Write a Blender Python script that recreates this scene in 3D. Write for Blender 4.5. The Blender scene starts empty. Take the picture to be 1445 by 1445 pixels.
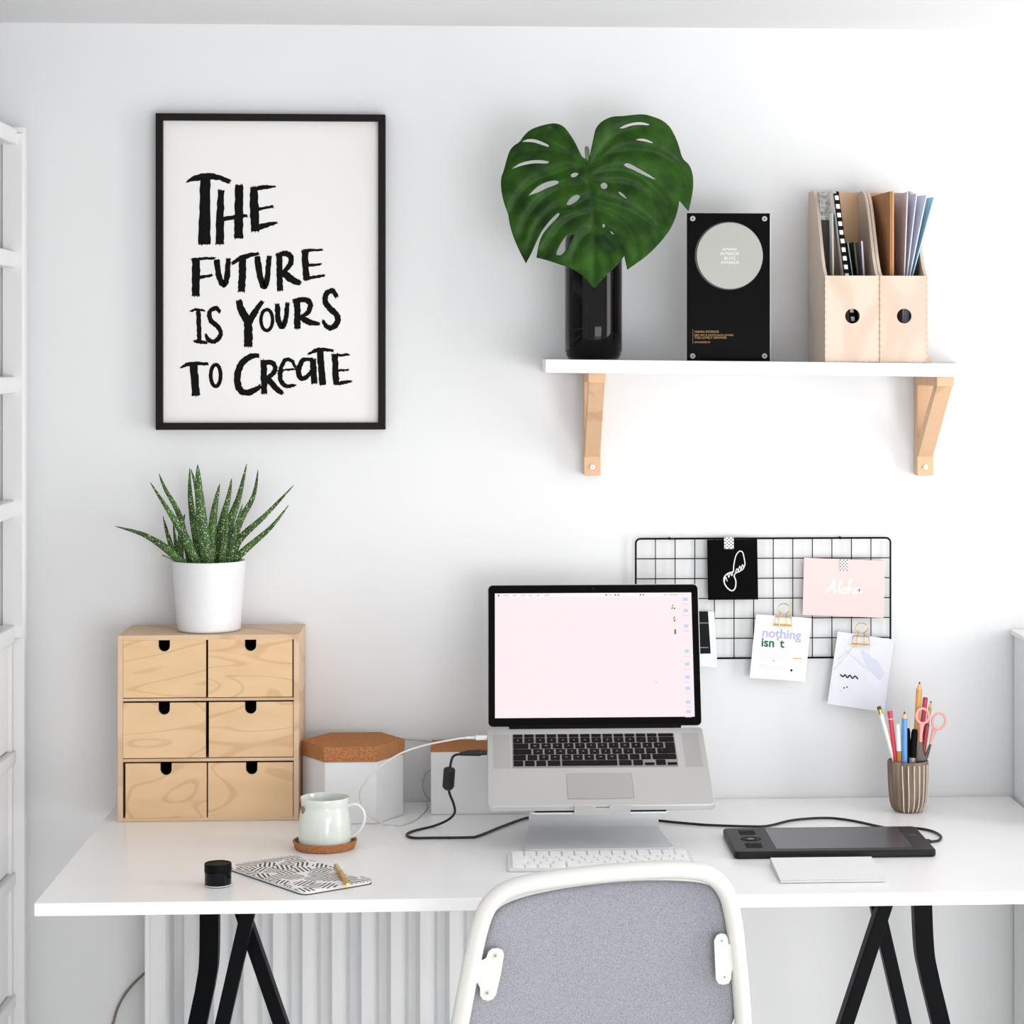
import bpy, bmesh, math, random
from mathutils import Vector, Matrix, geometry
random.seed(7)
S = bpy.context.scene
COL = S.collection
sin, cos, pi = math.sin, math.cos, math.pi

# ------------------------------------------------------------------ camera, world, light, exposure
F, PX0, PY0 = 3297.0, 863.0, 500.0          # focal length and principal point in pixels of a 1445 frame
TH = math.radians(-3.0)                      # the camera looks 3 degrees to the right of the wall's normal
ZD = 0.74                                    # desk top
ZC = ZD + 0.79                               # camera height
YW = 4.14                                    # back wall
cam_d = bpy.data.cameras.new('camera'); cam = bpy.data.objects.new('camera', cam_d); COL.objects.link(cam)
cam.location = (0, 0, ZC); cam.rotation_euler = (pi/2, 0, TH)
cam_d.sensor_width = 36; cam_d.lens = F/1445*36
cam_d.shift_x = (722.5-PX0)/1445; cam_d.shift_y = -(722.5-PY0)/1445
cam_d.clip_start = .05; cam_d.clip_end = 60
S.camera = cam
w = bpy.data.worlds.new('daylight'); S.world = w; w.use_nodes = True
w.node_tree.nodes['Background'].inputs[0].default_value = (.99, .993, 1, 1)
w.node_tree.nodes['Background'].inputs[1].default_value = 1.05
def area(name, loc, rot, sx, sy, power, col=(1, 1, 1)):
    l = bpy.data.lights.new(name, 'AREA'); l.shape = 'RECTANGLE'; l.size = sx; l.size_y = sy
    l.energy = power; l.color = col
    o = bpy.data.objects.new(name, l); o.location = loc; o.rotation_euler = rot; COL.objects.link(o)
    return o
# daylight through the big window in the right wall
area('window_daylight', (2.42, 2.75, 1.0), (0, math.radians(90), 0), 1.86, .8, 32, (1, .985, .965))
# added fill lamp behind the camera, brightens the wall and under the desk
area('added_front_fill', (1.55, -.6, .68), (math.radians(89), 0, math.radians(11)), 2.2, 1.3, 62, (.985, .99, 1))
vs = S.view_settings
vs.view_transform = 'Standard'; vs.look = 'None'; vs.gamma = 1; vs.use_curve_mapping = False; vs.exposure = 0.10

# ------------------------------------------------------------------ pixels to points in the room
def P(px, py, Y):
    t = (px-PX0)/F
    X = Y*(t*cos(TH)-sin(TH))/(cos(TH)+t*sin(TH))
    d = -X*sin(TH)+Y*cos(TH)
    return Vector((X, Y, ZC-(py-PY0)/F*d))
def D(px, py, h=0.0, z0=ZD):                 # a point on the desk top (or a level h above it)
    H = ZC-z0-h; d = F*H/(py-PY0); u = (px-PX0)/F*d
    return Vector((u*cos(TH)-d*sin(TH), u*sin(TH)+d*cos(TH), z0+h))

# ------------------------------------------------------------------ mesh helpers
class MB:
    def __init__(s): s.v = []; s.f = []; s.m = []
    def add(s, vs, fs, mi=0):
        k = len(s.v); s.v += [Vector(v) for v in vs]
        s.f += [tuple(i+k for i in f) for f in fs]; s.m += [mi]*len(fs); return s
    def box(s, x0, x1, y0, y1, z0, z1, mi=0):
        v = [(x, y, z) for z in (z0, z1) for y in (y0, y1) for x in (x0, x1)]
        return s.add(v, [(0,2,3,1),(4,5,7,6),(0,1,5,4),(2,6,7,3),(0,4,6,2),(1,3,7,5)], mi)
    def prism(s, poly, fn, c0, c1, mi=0):
        n = len(poly); v = [fn(a, b, c0) for a, b in poly]+[fn(a, b, c1) for a, b in poly]
        return s.add(v, [tuple(range(n))[::-1], tuple(range(n, 2*n))]+[(i, (i+1) % n, n+(i+1) % n, n+i) for i in range(n)], mi)
    def poly(s, pts, mi=0): return s.add(pts, [tuple(range(len(pts)))], mi)
    def tube(s, pts, r, n=10, mi=0, sq=1.0, up=None):
        pts = [Vector(p) for p in pts]; N = len(pts)
        rr = r if isinstance(r, (list, tuple)) else [r]*N
        v = []; prev = None
        for i, p in enumerate(pts):
            t = (pts[min(i+1, N-1)]-pts[max(i-1, 0)]).normalized()
            if prev is None:
                a = Vector(up) if up else (Vector((0, 0, 1)) if abs(t.z) < .9 else Vector((0, 1, 0)))
            else: a = prev
            a = (a-t*a.dot(t)).normalized(); prev = a; b = t.cross(a)
            for k in range(n):
                q = 2*pi*k/n; v.append(p+a*(rr[i]*sq*cos(q))+b*(rr[i]*sin(q)))
        f = [(i*n+k, i*n+(k+1) % n, (i+1)*n+(k+1) % n, (i+1)*n+k) for i in range(N-1) for k in range(n)]
        f += [tuple(range(n))[::-1], tuple(range((N-1)*n, N*n))]
        return s.add(v, f, mi)
    def lathe(s, prof, c=(0, 0, 0), n=48, mi=0, fn=None):
        v = []; N = len(prof); c = Vector(c)
        for r, z in prof:
            for k in range(n):
                q = 2*pi*k/n; g = r if fn is None else fn(r, z, q)
                v.append(c+Vector((g*cos(q), g*sin(q), z)))
        f = [(i*n+k, i*n+(k+1) % n, (i+1)*n+(k+1) % n, (i+1)*n+k) for i in range(N-1) for k in range(n)]
        f += [tuple(range(n))[::-1], tuple(range((N-1)*n, N*n))]
        return s.add(v, f, mi)
INV = {}
def build(name, mb, mats, parent=None, bevel=0, ang=35, local=False, seg=2, solid=0):
    me = bpy.data.meshes.new(name)
    inv = INV.get(parent.name) if parent else None
    vv = [tuple(inv @ v) for v in mb.v] if (inv and not local) else [tuple(v) for v in mb.v]
    me.from_pydata(vv, [], mb.f)
    if not isinstance(mats, (list, tuple)): mats = [mats]
    for m in mats: me.materials.append(m)
    me.polygons.foreach_set('material_index', mb.m)
    me.update()
    bm = bmesh.new(); bm.from_mesh(me); bmesh.ops.recalc_face_normals(bm, faces=bm.faces); bm.to_mesh(me); bm.free()
    me.polygons.foreach_set('use_smooth', [True]*len(me.polygons)); me.set_sharp_from_angle(angle=math.radians(ang))
    o = bpy.data.objects.new(name, me); COL.objects.link(o)
    if parent: o.parent = parent; INV[o.name] = inv
    if solid:
        if ang <= 40: me.polygons.foreach_set('use_smooth', [False]*len(me.polygons))
        md = o.modifiers.new('s', 'SOLIDIFY'); md.thickness = solid; md.offset = 0
    if bevel:
        md = o.modifiers.new('b', 'BEVEL'); md.width = bevel; md.segments = seg; md.limit_method = 'ANGLE'; md.angle_limit = math.radians(40)
    return o
def tag(o, label, cat, group=None):
    o['label'] = label; o['category'] = cat
    if group: o['group'] = group
    return o
def thing(name, label, cat, loc=(0, 0, 0), rz=0, group=None):
    o = bpy.data.objects.new(name, None); COL.objects.link(o); o.empty_display_size = .03
    o.location = loc; o.rotation_euler = (0, 0, rz)
    INV[o.name] = (Matrix.Translation(Vector(loc)) @ Matrix.Rotation(rz, 4, 'Z')).inverted()
    return tag(o, label, cat, group)
def solo(name, mb, mats, label, cat, loc=None, group=None, **k):
    if loc is None:
        loc = sum(mb.v, Vector())/len(mb.v); loc.z = min(v.z for v in mb.v)
    loc = Vector(loc); mb.v = [v-loc for v in mb.v]
    o = build(name, mb, mats, None, **k); o.location = loc
    return tag(o, label, cat, group)
def struct(name, mb, m, **k):
    o = build(name, mb, m, None, **k); o['kind'] = 'structure'; return o
def dup(root, loc, rz=0):
    r = root.copy(); COL.objects.link(r); r.location = loc; r.rotation_euler = (0, 0, rz)
    for ch in list(root.children):
        c = ch.copy(); COL.objects.link(c); c.parent = r
        for g in list(ch.children):
            d = g.copy(); COL.objects.link(d); d.parent = c
    return r
def smooth(pts, n=8):
    out = []; N = len(pts)
    pts = [Vector(p) for p in pts]
    for i in range(N-1):
        p0, p1, p2, p3 = pts[max(i-1, 0)], pts[i], pts[i+1], pts[min(i+2, N-1)]
        for k in range(n):
            t = k/n
            out.append(.5*((2*p1)+(p2-p0)*t+(2*p0-5*p1+4*p2-p3)*t*t+(3*p1-p0-3*p2+p3)*t**3))
    out.append(pts[-1]); return out
RC = [0]
def ribbon(mb, pts, ws, fn, mi=0, n=8, rag=0.0, lift=True):
    """flat brush stroke: pts 2D, ws width(s), fn maps 2D to the surface"""
    if not isinstance(ws, (list, tuple)): ws = [ws]*len(pts)
    q = smooth([(a, b, c) for (a, b), c in zip(pts, ws)], n)
    L = []; R = []
    for i, p in enumerate(q):
        t = (q[min(i+1, len(q)-1)]-q[max(i-1, 0)]); t.z = 0; t.normalize()
        nx, ny = -t.y, t.x; h = p.z/2
        j1, j2 = (random.uniform(-rag, rag) for _ in range(2))
        L.append((p.x+nx*(h+j1), p.y+ny*(h+j1))); R.append((p.x-nx*(h+j2), p.y-ny*(h+j2)))
    N = len(q)
    RC[0] += lift; up = Vector((0, -RC[0]*8e-6, 0)) if lift else Vector()
    v = [Vector(fn(a, b))+up for a, b in L]+[Vector(fn(a, b))+up for a, b in R]
    mb.add(v, [(i, i+1, N+i+1, N+i) for i in range(N-1)], mi)
    if rag:                                      # dry-brush teeth on both ends
        for e, k in ((0, 1), (N-1, N-2)):
            d = Vector((q[e].x-q[k].x, q[e].y-q[k].y)).normalized()
            a, b = Vector(L[e]), Vector(R[e]); T = 5
            for s_ in range(T):
                u, v_ = a.lerp(b, s_/T), a.lerp(b, (s_+1)/T)
                tip = u.lerp(v_, random.uniform(.2, .8))+d*random.uniform(1, rag*4+1)
                mb.add([fn(*u), fn(*v_), fn(*tip)], [(0, 1, 2)], mi)
def disc(mb, cx, cy, r, fn, mi=0, n=14, ry=None):
    ry = ry or r
    mb.poly([fn(cx+r*cos(2*pi*k/n), cy+ry*sin(2*pi*k/n)) for k in range(n)], mi)
def textmesh(mb, txt, size, fn, mi=0, off=0.0, align='LEFT'):
    c = bpy.data.curves.new('t', 'FONT'); c.body = txt; c.size = size; c.offset = off; c.align_x = align; c.resolution_u = 4
    o = bpy.data.objects.new('t', c); COL.objects.link(o)
    dg = bpy.context.evaluated_depsgraph_get(); e = o.evaluated_get(dg); me = e.to_mesh()
    mb.add([fn(v.co.x, v.co.y) for v in me.vertices], [tuple(p.vertices) for p in me.polygons], mi)
    e.to_mesh_clear(); bpy.data.objects.remove(o); bpy.data.curves.remove(c)
def quadmap(TL, TR, BL, off=0.0):
    """(a, b) in 0..1 from the top left corner, on a card; off lifts towards the room"""
    TL, TR, BL = Vector(TL), Vector(TR), Vector(BL); n = (TR-TL).cross(BL-TL).normalized()
    if n.y > 0: n = -n
    return lambda a, b, c=0.0: TL+(TR-TL)*a+(BL-TL)*b+n*(off+c)
def rrect(x0, x1, y0, y1, r, n=6):
    o = []
    for cx, cy, a in ((x1-r, y1-r, 0), (x0+r, y1-r, pi/2), (x0+r, y0+r, pi), (x1-r, y0+r, 1.5*pi)):
        o += [(cx+r*cos(a+k*pi/2/n), cy+r*sin(a+k*pi/2/n)) for k in range(n+1)]
    return o

# ------------------------------------------------------------------ materials
def lin(c):
    return tuple((x/255/12.92 if x/255 <= .04045 else ((x/255+.055)/1.055)**2.4) for x in c)
def mat(name, rgb, rough=.5, metal=0.0, spec=.5, bump=0, bscale=200, coat=0, var=0, vscale=20, emit=0, stretch=(1, 1, 1), sheen=0, rgb2=None, trans=0):
    m = bpy.data.materials.new(name); m.use_nodes = True; nt = m.node_tree; b = nt.nodes['Principled BSDF']
    c = lin(rgb)+(1,)
    b.inputs['Base Color'].default_value = c; b.inputs['Roughness'].default_value = rough; b.inputs['Metallic'].default_value = metal
    b.inputs['Specular IOR Level'].default_value = spec; b.inputs['Coat Weight'].default_value = coat; b.inputs['Sheen Weight'].default_value = sheen
    b.inputs['Transmission Weight'].default_value = trans
    if emit: b.inputs['Emission Color'].default_value = c; b.inputs['Emission Strength'].default_value = emit
    if bump or var:
        tc = nt.nodes.new('ShaderNodeTexCoord'); mp = nt.nodes.new('ShaderNodeMapping'); mp.inputs['Scale'].default_value = stretch
        nt.links.new(tc.outputs['Object'], mp.inputs[0])
    if var:
        nz = nt.nodes.new('ShaderNodeTexNoise'); nz.inputs['Scale'].default_value = vscale; nz.inputs['Detail'].default_value = 6
        rp = nt.nodes.new('ShaderNodeValToRGB'); nt.links.new(mp.outputs[0], nz.inputs['Vector']); nt.links.new(nz.outputs['Fac'], rp.inputs[0])
        rp.color_ramp.elements[0].position = .5-.5*min(var, .9)*.5-.05; rp.color_ramp.elements[1].position = .5+.2
        d = lin(rgb2) if rgb2 else tuple(x*(1-var) for x in c[:3])
        rp.color_ramp.elements[0].color = tuple(d)+(1,); rp.color_ramp.elements[1].color = c
        nt.links.new(rp.outputs[0], b.inputs['Base Color'])
    if bump:
        n2 = nt.nodes.new('ShaderNodeTexNoise'); n2.inputs['Scale'].default_value = bscale; n2.inputs['Detail'].default_value = 4
        bp = nt.nodes.new('ShaderNodeBump'); bp.inputs['Strength'].default_value = bump; bp.inputs['Distance'].default_value = .001
        nt.links.new(mp.outputs[0], n2.inputs['Vector']); nt.links.new(n2.outputs['Fac'], bp.inputs['Height']); nt.links.new(bp.outputs[0], b.inputs['Normal'])
    return m
def wood(name, light, dark, scale=(3, 3, 26), amt=.5, dist=4.0, rough=.55, wv=5.0):
    m = bpy.data.materials.new(name); m.use_nodes = True; nt = m.node_tree; b = nt.nodes['Principled BSDF']
    tc = nt.nodes.new('ShaderNodeTexCoord'); oi = nt.nodes.new('ShaderNodeObjectInfo'); mp = nt.nodes.new('ShaderNodeMapping')
    sc = nt.nodes.new('ShaderNodeVectorMath'); sc.operation = 'SCALE'; sc.inputs['Scale'].default_value = 7.0
    cb = nt.nodes.new('ShaderNodeCombineXYZ')
    for k in range(3): nt.links.new(oi.outputs['Random'], cb.inputs[k])
    nt.links.new(cb.outputs[0], sc.inputs[0]); nt.links.new(sc.outputs[0], mp.inputs['Location'])
    nt.links.new(tc.outputs['Object'], mp.inputs[0]); mp.inputs['Scale'].default_value = scale
    nz = nt.nodes.new('ShaderNodeTexNoise'); nz.inputs['Scale'].default_value = 1.0; nz.inputs['Detail'].default_value = 1.5; nz.inputs['Distortion'].default_value = .7
    nt.links.new(mp.outputs[0], nz.inputs['Vector'])
    mu = nt.nodes.new('ShaderNodeMath'); mu.operation = 'MULTIPLY'; mu.inputs[1].default_value = wv*6.283
    nt.links.new(nz.outputs['Fac'], mu.inputs[0])
    si = nt.nodes.new('ShaderNodeMath'); si.operation = 'SINE'; nt.links.new(mu.outputs[0], si.inputs[0])
    n2 = nt.nodes.new('ShaderNodeTexNoise'); n2.inputs['Scale'].default_value = dist; n2.inputs['Detail'].default_value = 8
    nt.links.new(mp.outputs[0], n2.inputs['Vector'])
    mr = nt.nodes.new('ShaderNodeMapRange'); mr.inputs[1].default_value = .8; mr.inputs[2].default_value = 1.0; mr.inputs[3].default_value = 0; mr.inputs[4].default_value = amt
    nt.links.new(si.outputs[0], mr.inputs[0])
    ad = nt.nodes.new('ShaderNodeMath'); ad.operation = 'MULTIPLY_ADD'; ad.inputs[1].default_value = .5
    nt.links.new(n2.outputs['Fac'], ad.inputs[0]); nt.links.new(mr.outputs[0], ad.inputs[2])
    rp = nt.nodes.new('ShaderNodeValToRGB'); rp.color_ramp.elements[0].position = .15; rp.color_ramp.elements[1].position = .9
    rp.color_ramp.elements[0].color = lin(light)+(1,); rp.color_ramp.elements[1].color = lin(dark)+(1,)
    nt.links.new(ad.outputs[0], rp.inputs[0]); nt.links.new(rp.outputs[0], b.inputs['Base Color'])
    b.inputs['Roughness'].default_value = rough; b.inputs['Specular IOR Level'].default_value = .3
    return m
M = {}
M['wall'] = mat('wall_paint', (228, 229, 230), .9, spec=.1, bump=.15, bscale=60)
M['ceiling'] = mat('ceiling_paint', (228, 229, 231), .95, spec=.1)
M['floor'] = wood('floor_boards', (240, 238, 235), (226, 222, 216), (4, 30, 4))
M['white'] = mat('white_lacquer', (230, 230, 230), .35, spec=.4)
M['keywhite'] = mat('key_white', (246, 246, 246), .5, spec=.3)
M['white_matte'] = mat('white_matte', (226, 226, 227), .6, spec=.3)
M['desk'] = mat('desk_laminate', (242, 242, 242), .28, spec=.4)
M['shelfw'] = mat('white_foil', (240, 240, 241), .4)
M['black'] = mat('black_satin', (7, 7, 8), .5, spec=.08)
M['black_gloss'] = mat('black_gloss', (5, 4, 4), .07, spec=.2)
M['plaque'] = mat('plaque_black', (5, 5, 6), .25, spec=.05)
M['bezel'] = mat('bezel_black', (5, 5, 6), .12, spec=.06)
M['black_matte'] = mat('black_matte', (9, 9, 10), .6, spec=.1)
M['blackpaint'] = mat('black_frame', (26, 24, 23), .5, spec=.12)
M['steelblack'] = mat('black_powder_coat', (8, 9, 12), .45, spec=.06)
M['paper'] = mat('paper', (233, 232, 230), .9, spec=.1)
M['ink'] = mat('ink', (16, 15, 15), .8, spec=.1)
M['birch'] = wood('birch_ply', (226, 192, 151), (196, 154, 112), (2.6, 2.6, 9), .32, 4, wv=9)
M['birch2'] = wood('birch_frame', (217, 187, 157), (200, 167, 134), (3, 3, 8), .55, 4, wv=2)
M['pale'] = wood('pale_ply', (213, 195, 179), (200, 178, 160), (5, 5, 3), .5, 4, wv=3)
M['pine'] = wood('bracket_wood', (216, 180, 146), (198, 157, 120), (12, 12, 2), .55, 5, wv=2)
M['cork'] = mat('cork', (198, 140, 97), .9, var=.45, vscale=620, rgb2=(146, 92, 56), bump=.4, bscale=600, spec=.1)
M['alu'] = mat('aluminium', (192, 192, 191), .42, metal=.3)
M['alu2'] = mat('aluminium_matte', (216, 218, 221), .36, metal=.1)
M['steel'] = mat('steel_screw', (190, 190, 188), .3, metal=.9)
M['gold'] = mat('gold_metal', (214, 170, 92), .25, metal=.9)
M['silver'] = mat('silver_disc', (156, 156, 152), .45, metal=.5)
M['acryl'] = mat('clear_acrylic', (215, 218, 220), .1, trans=.0)
M['fabric'] = mat('grey_fabric', (160, 162, 168), .95, var=.6, vscale=800, rgb2=(112, 114, 120), bump=.5, bscale=900, spec=.1, sheen=.2)
M['tube'] = mat('white_tube', (204, 203, 199), .35)
M['ceramic'] = mat('ceramic_mug', (218, 224, 217), .15, coat=.3)
M['pot'] = mat('pot_glaze', (226, 226, 228), .4)
M['soil'] = mat('soil', (48, 38, 30), 1, bump=1, bscale=120)
M['cableblack'] = mat('cable_black', (16, 16, 18), .5)
M['cablewhite'] = mat('cable_white', (216, 214, 208), .5)
M['cablegrey'] = mat('cable_grey', (120, 108, 96), .6)
M['clay'] = mat('clay', (146, 128, 114), .85, var=.3, vscale=60, stretch=(1, 1, .15), rgb2=(112, 96, 84), spec=.2)
M['clayline'] = mat('clay_glaze_line', (218, 206, 192), .8)
M['cabgrey'] = mat('grey_cabinet', (224, 227, 230), .5)
M['groove'] = mat('groove_grey', (120, 124, 128), .7)
M['radiator'] = mat('radiator_enamel', (236, 237, 239), .35)

def leafmat(name, a, b_, speck=0, rough=.4, spec=.3):
    m = bpy.data.materials.new(name); m.use_nodes = True; nt = m.node_tree; b = nt.nodes['Principled BSDF']
    tc = nt.nodes.new('ShaderNodeTexCoord'); nz = nt.nodes.new('ShaderNodeTexNoise'); nz.inputs['Scale'].default_value = 28; nz.inputs['Detail'].default_value = 6
    nt.links.new(tc.outputs['Object'], nz.inputs['Vector'])
    rp = nt.nodes.new('ShaderNodeValToRGB'); rp.color_ramp.elements[0].position = .32; rp.color_ramp.elements[1].position = .7
    rp.color_ramp.elements[0].color = lin(a)+(1,); rp.color_ramp.elements[1].color = lin(b_)+(1,)
    nt.links.new(nz.outputs['Fac'], rp.inputs[0]); src = rp.outputs[0]
    if speck:
        n2 = nt.nodes.new('ShaderNodeTexNoise'); n2.inputs['Scale'].default_value = 420; n2.inputs['Detail'].default_value = 1
        nt.links.new(tc.outputs['Object'], n2.inputs['Vector'])
        r2 = nt.nodes.new('ShaderNodeValToRGB'); r2.color_ramp.elements[0].position = .58; r2.color_ramp.elements[1].position = .68
        nt.links.new(n2.outputs['Fac'], r2.inputs[0])
        mx = nt.nodes.new('ShaderNodeMix'); mx.data_type = 'RGBA'; mx.inputs['B'].default_value = lin((172, 200, 130))+(1,)
        nt.links.new(r2.outputs[0], mx.inputs['Factor']); nt.links.new(src, mx.inputs['A']); src = mx.outputs['Result']
    nt.links.new(src, b.inputs['Base Color']); b.inputs['Roughness'].default_value = rough; b.inputs['Specular IOR Level'].default_value = spec
    return m
M['monstera'] = leafmat('monstera_green', (15, 42, 7), (42, 82, 13), rough=.42, spec=.16)
M['vein'] = mat('leaf_vein', (26, 62, 14), .5, spec=.2)
M['stem'] = mat('leaf_stem', (98, 122, 84), .5)
M['aloe'] = leafmat('aloe_green', (26, 50, 24), (66, 100, 44), speck=1, rough=.4)
M['aloedry'] = mat('aloe_dry', (110, 96, 84), .8)

# notebook cover: little fans of brush strokes, black on white
def brushmat():
    m = bpy.data.materials.new('brush_pattern'); m.use_nodes = True; nt = m.node_tree; b = nt.nodes['Principled BSDF']
    N = nt.nodes.new; K = nt.links.new
    tc = N('ShaderNodeTexCoord'); vo = N('ShaderNodeTexVoronoi'); vo.inputs['Scale'].default_value = 33; vo.voronoi_dimensions = '2D'
    K(tc.outputs['Object'], vo.inputs['Vector'])
    sx = N('ShaderNodeSeparateXYZ'); K(tc.outputs['Object'], sx.inputs[0]); sc = N('ShaderNodeSeparateColor'); K(vo.outputs['Color'], sc.inputs[0])
    def mth(op, a, b2=None):
        n = N('ShaderNodeMath'); n.operation = op
        for i, q in enumerate((a, b2)):
            if q is None: continue
            if isinstance(q, (int, float)): n.inputs[i].default_value = q
            else: K(q, n.inputs[i])
        return n.outputs[0]
    an = mth('MULTIPLY', sc.outputs[0], 3.14159)
    pr = mth('ADD', mth('MULTIPLY', sx.outputs[0], mth('COSINE', an)), mth('MULTIPLY', sx.outputs[1], mth('SINE', an)))
    st = mth('SINE', mth('MULTIPLY', pr, 900.0))
    blk = mth('GREATER_THAN', st, .2)
    edge = mth('LESS_THAN', vo.outputs['Distance'], .58)
    fac = mth('MULTIPLY', blk, edge)
    mx = N('ShaderNodeMix'); mx.data_type = 'RGBA'; mx.inputs['A'].default_value = lin((240, 236, 234))+(1,); mx.inputs['B'].default_value = lin((28, 26, 28))+(1,)
    K(fac, mx.inputs['Factor']); K(mx.outputs['Result'], b.inputs['Base Color']); b.inputs['Roughness'].default_value = .6
    return m
M['brush'] = brushmat()

# ------------------------------------------------------------------ the room
XL, XR, ZT = -1.25, 2.30, None
YO = 1.0                                   # the room is open towards the camera from here
ZT = P(700, 37, YW).z
struct('wall_back', MB().box(XL-.1, XR+.1, YW, YW+.1, 0, ZT+.1), M['wall'])
struct('wall_left', MB().box(XL-.1, XL, YO, YW, 0, ZT), M['wall'])
wr = MB(); wy0, wy1, wz0, wz1 = 1.9, 3.6, .06, 1.96
wr.box(XR, XR+.1, YO, wy0, 0, ZT).box(XR, XR+.1, wy1, YW, 0, ZT).box(XR, XR+.1, wy0, wy1, 0, wz0).box(XR, XR+.1, wy0, wy1, wz1, ZT)
struct('wall_right', wr, M['wall'])
wf = MB(); t = .05
wf.box(XR+.02, XR+.07, wy0, wy0+t, wz0, wz1).box(XR+.02, XR+.07, wy1-t, wy1, wz0, wz1)
wf.box(XR+.02, XR+.07, wy0, wy1, wz0, wz0+t).box(XR+.02, XR+.07, wy0, wy1, wz1-t, wz1).box(XR+.02, XR+.07, 2.15, 2.20, wz0, wz1)
struct('window_1', wf, M['white'], bevel=.003)
struct('ceiling', MB().box(XL-.1, XR+.1, 2.3, YW+.1, ZT, ZT+.1), M['ceiling'])
struct('floor', MB().box(XL-.1, XR+.1, -1.6, YW+.1, -.1, 0), M['floor'])

# ------------------------------------------------------------------ white bookcase on the left
BX = P(38, 500, 4.10).x
def bz(py): return P(30, py, 4.07).z
t = thing('bookcase', 'tall white wooden bookcase at the left edge, open shelves above closed drawers', 'bookcase', (BX-.17, 3.6, 0))
XB = -1.2
top = bz(178)
sp = MB().box(XB, BX, 4.078, 4.102, 0, top); build('side_panel', sp, M['white_matte'], t, bevel=.002)
build('side_panel', MB().box(XB, BX, 3.10, 3.125, 0, top), M['white_matte'], t, bevel=.002)
build('stile', MB().box(BX-.036, BX-.002, 4.070, 4.0785, bz(900), top-.012), M['white_matte'], t, bevel=.001)
build('back_panel', MB().box(XB-.012, XB, 3.10, 4.102, 0, top), M['white_matte'], t)
build('top_panel', MB().box(XB, BX-.012, 3.125, 4.078, top-.032, top-.004), M['white'], t, bevel=.002)
for py in (378, 555, 730, 906):
    z = bz(py); build('shelf', MB().box(XB, BX-.014, 3.125, 4.070, z, z+.029), M['white'], t, bevel=.002)
for a, b in ((906, 1078), (1078, 1250), (1250, 1422), (1422, 1700)):
    z1, z0 = bz(a), bz(b)
    build('drawer_front', MB().box(BX-.06, BX-.024, 3.125, 4.058, z0+.024, z1-.002), M['white'], t, bevel=.003)
    build('rail', MB().box(BX-.06, BX-.014, 3.125, 4.078, z0, z0+.022), M['white_matte'], t, bevel=.002)
    build('post', MB().box(BX-.06, BX-.018, 4.058, 4.078, z0+.022, z1), M['white_matte'], t, bevel=.002)
build('plinth', MB().box(XB, BX-.03, 3.125, 4.078, 0, .08), M['white_matte'], t)

# ------------------------------------------------------------------ grey cabinet on the right
CXL = D(1424, 1122).x+.005
ct = P(1424, 889, 4.12).z
t = thing('cabinet', 'pale grey cabinet at the right edge beside the desk end', 'cabinet', (CXL+.2, 3.98, 0))
build('carcass', MB().box(CXL+.004, CXL+.42, 3.84, YW-.03, 0, ct-.012), M['cabgrey'], t, bevel=.001)
build('back_post', MB().box(CXL, CXL+.03, 4.035, YW-.012, 0, ct-.010), M['cabgrey'], t, bevel=.002)
build('side_board', MB().box(CXL, CXL+.012, 3.84, 4.028, 0, ct-.010), M['cabgrey'], t, bevel=.002)
build('top_slab', MB().box(CXL-.006, CXL+.43, 3.83, YW-.006, ct-.010, ct), M['white'], t, bevel=.002)

# ------------------------------------------------------------------ radiator under the desk and a cord on the wall
rx0, rx1 = P(209, 1300, 4.05).x, P(1010, 1300, 4.05).x
t = thing('radiator', 'white ribbed radiator on the wall below the desk', 'radiator', ((rx0+rx1)/2, 4.08, .12))
rb = MB(); prof = []; x = rx0; per = .0505
yf, yb = 4.045, 4.075
n = int((rx1-rx0)/per)
for k in range(n):
    x = rx0+.004+k*per
    prof += [(x, yb if k else yf), (x+.008, yf), (x+.026, yf), (x+.037, yb)]
prof += [(x+per, yb)]
rb.prism(prof+[(x+per, yb+.012), (rx0+.004, yb+.012)], lambda a, b, c: (a, b, c), .12, .66)
build('rib_panel', rb, M['radiator'], t, ang=20)
build('end_cap', MB().box(rx0-.004, rx0+.004, 4.035, 4.11, .11, .67), M['radiator'], t, bevel=.002)
build('end_cap', MB().box(x+per, x+per+.008, 4.035, 4.11, .11, .67), M['radiator'], t, bevel=.002)
for xx in (rx0+.15, rx1-.2): build('wall_bracket', MB().box(xx, xx+.04, 4.087, YW-.003, .3, .5), M['radiator'], t)
cd = MB().tube(smooth([P(214, 1362, 4.128), P(204, 1373, 4.13), P(185, 1392, 4.132), P(170, 1414, 4.132), P(161, 1440, 4.132), P(158, 1475, 4.132), P(158, 1700, 4.132), P(158, 1720, 4.132)]), .0022, 8)
solo('power_cord', cd, M['cablegrey'], 'thin grey-brown cord running down the wall left of the radiator', 'cord')

# ------------------------------------------------------------------ desk top and trestles
DXL, DXR, DYF, DYB = D(48, 1275).x, D(1424, 1122).x, 3.40, YW-.004
build_top = MB().box(DXL, DXR, DYF, DYB, ZD-.019, ZD)
solo('desk_top', build_top, M['desk'], 'long white desk top on black trestle legs, carrying the laptop', 'desk', bevel=.0015)
def bar(mb, a, b, wx, wy):
    for (p, q) in ((a, b),):
        v = [(p[0]+sx*wx/2, p[1]+sy*wy/2, p[2]) for sx, sy in ((-1,-1),(1,-1),(1,1),(-1,1))]+[(q[0]+sx*wx/2, q[1]+sy*wy/2, q[2]) for sx, sy in ((-1,-1),(1,-1),(1,1),(-1,1))]
        mb.add(v, [(3,2,1,0),(4,5,6,7),(0,1,5,4),(1,2,6,5),(2,3,7,6),(3,0,4,7)])
def ext(p, q, z): return p+(q-p)*((z-p.z)/(q.z-p.z))
ZB = ZD-.0195
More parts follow.
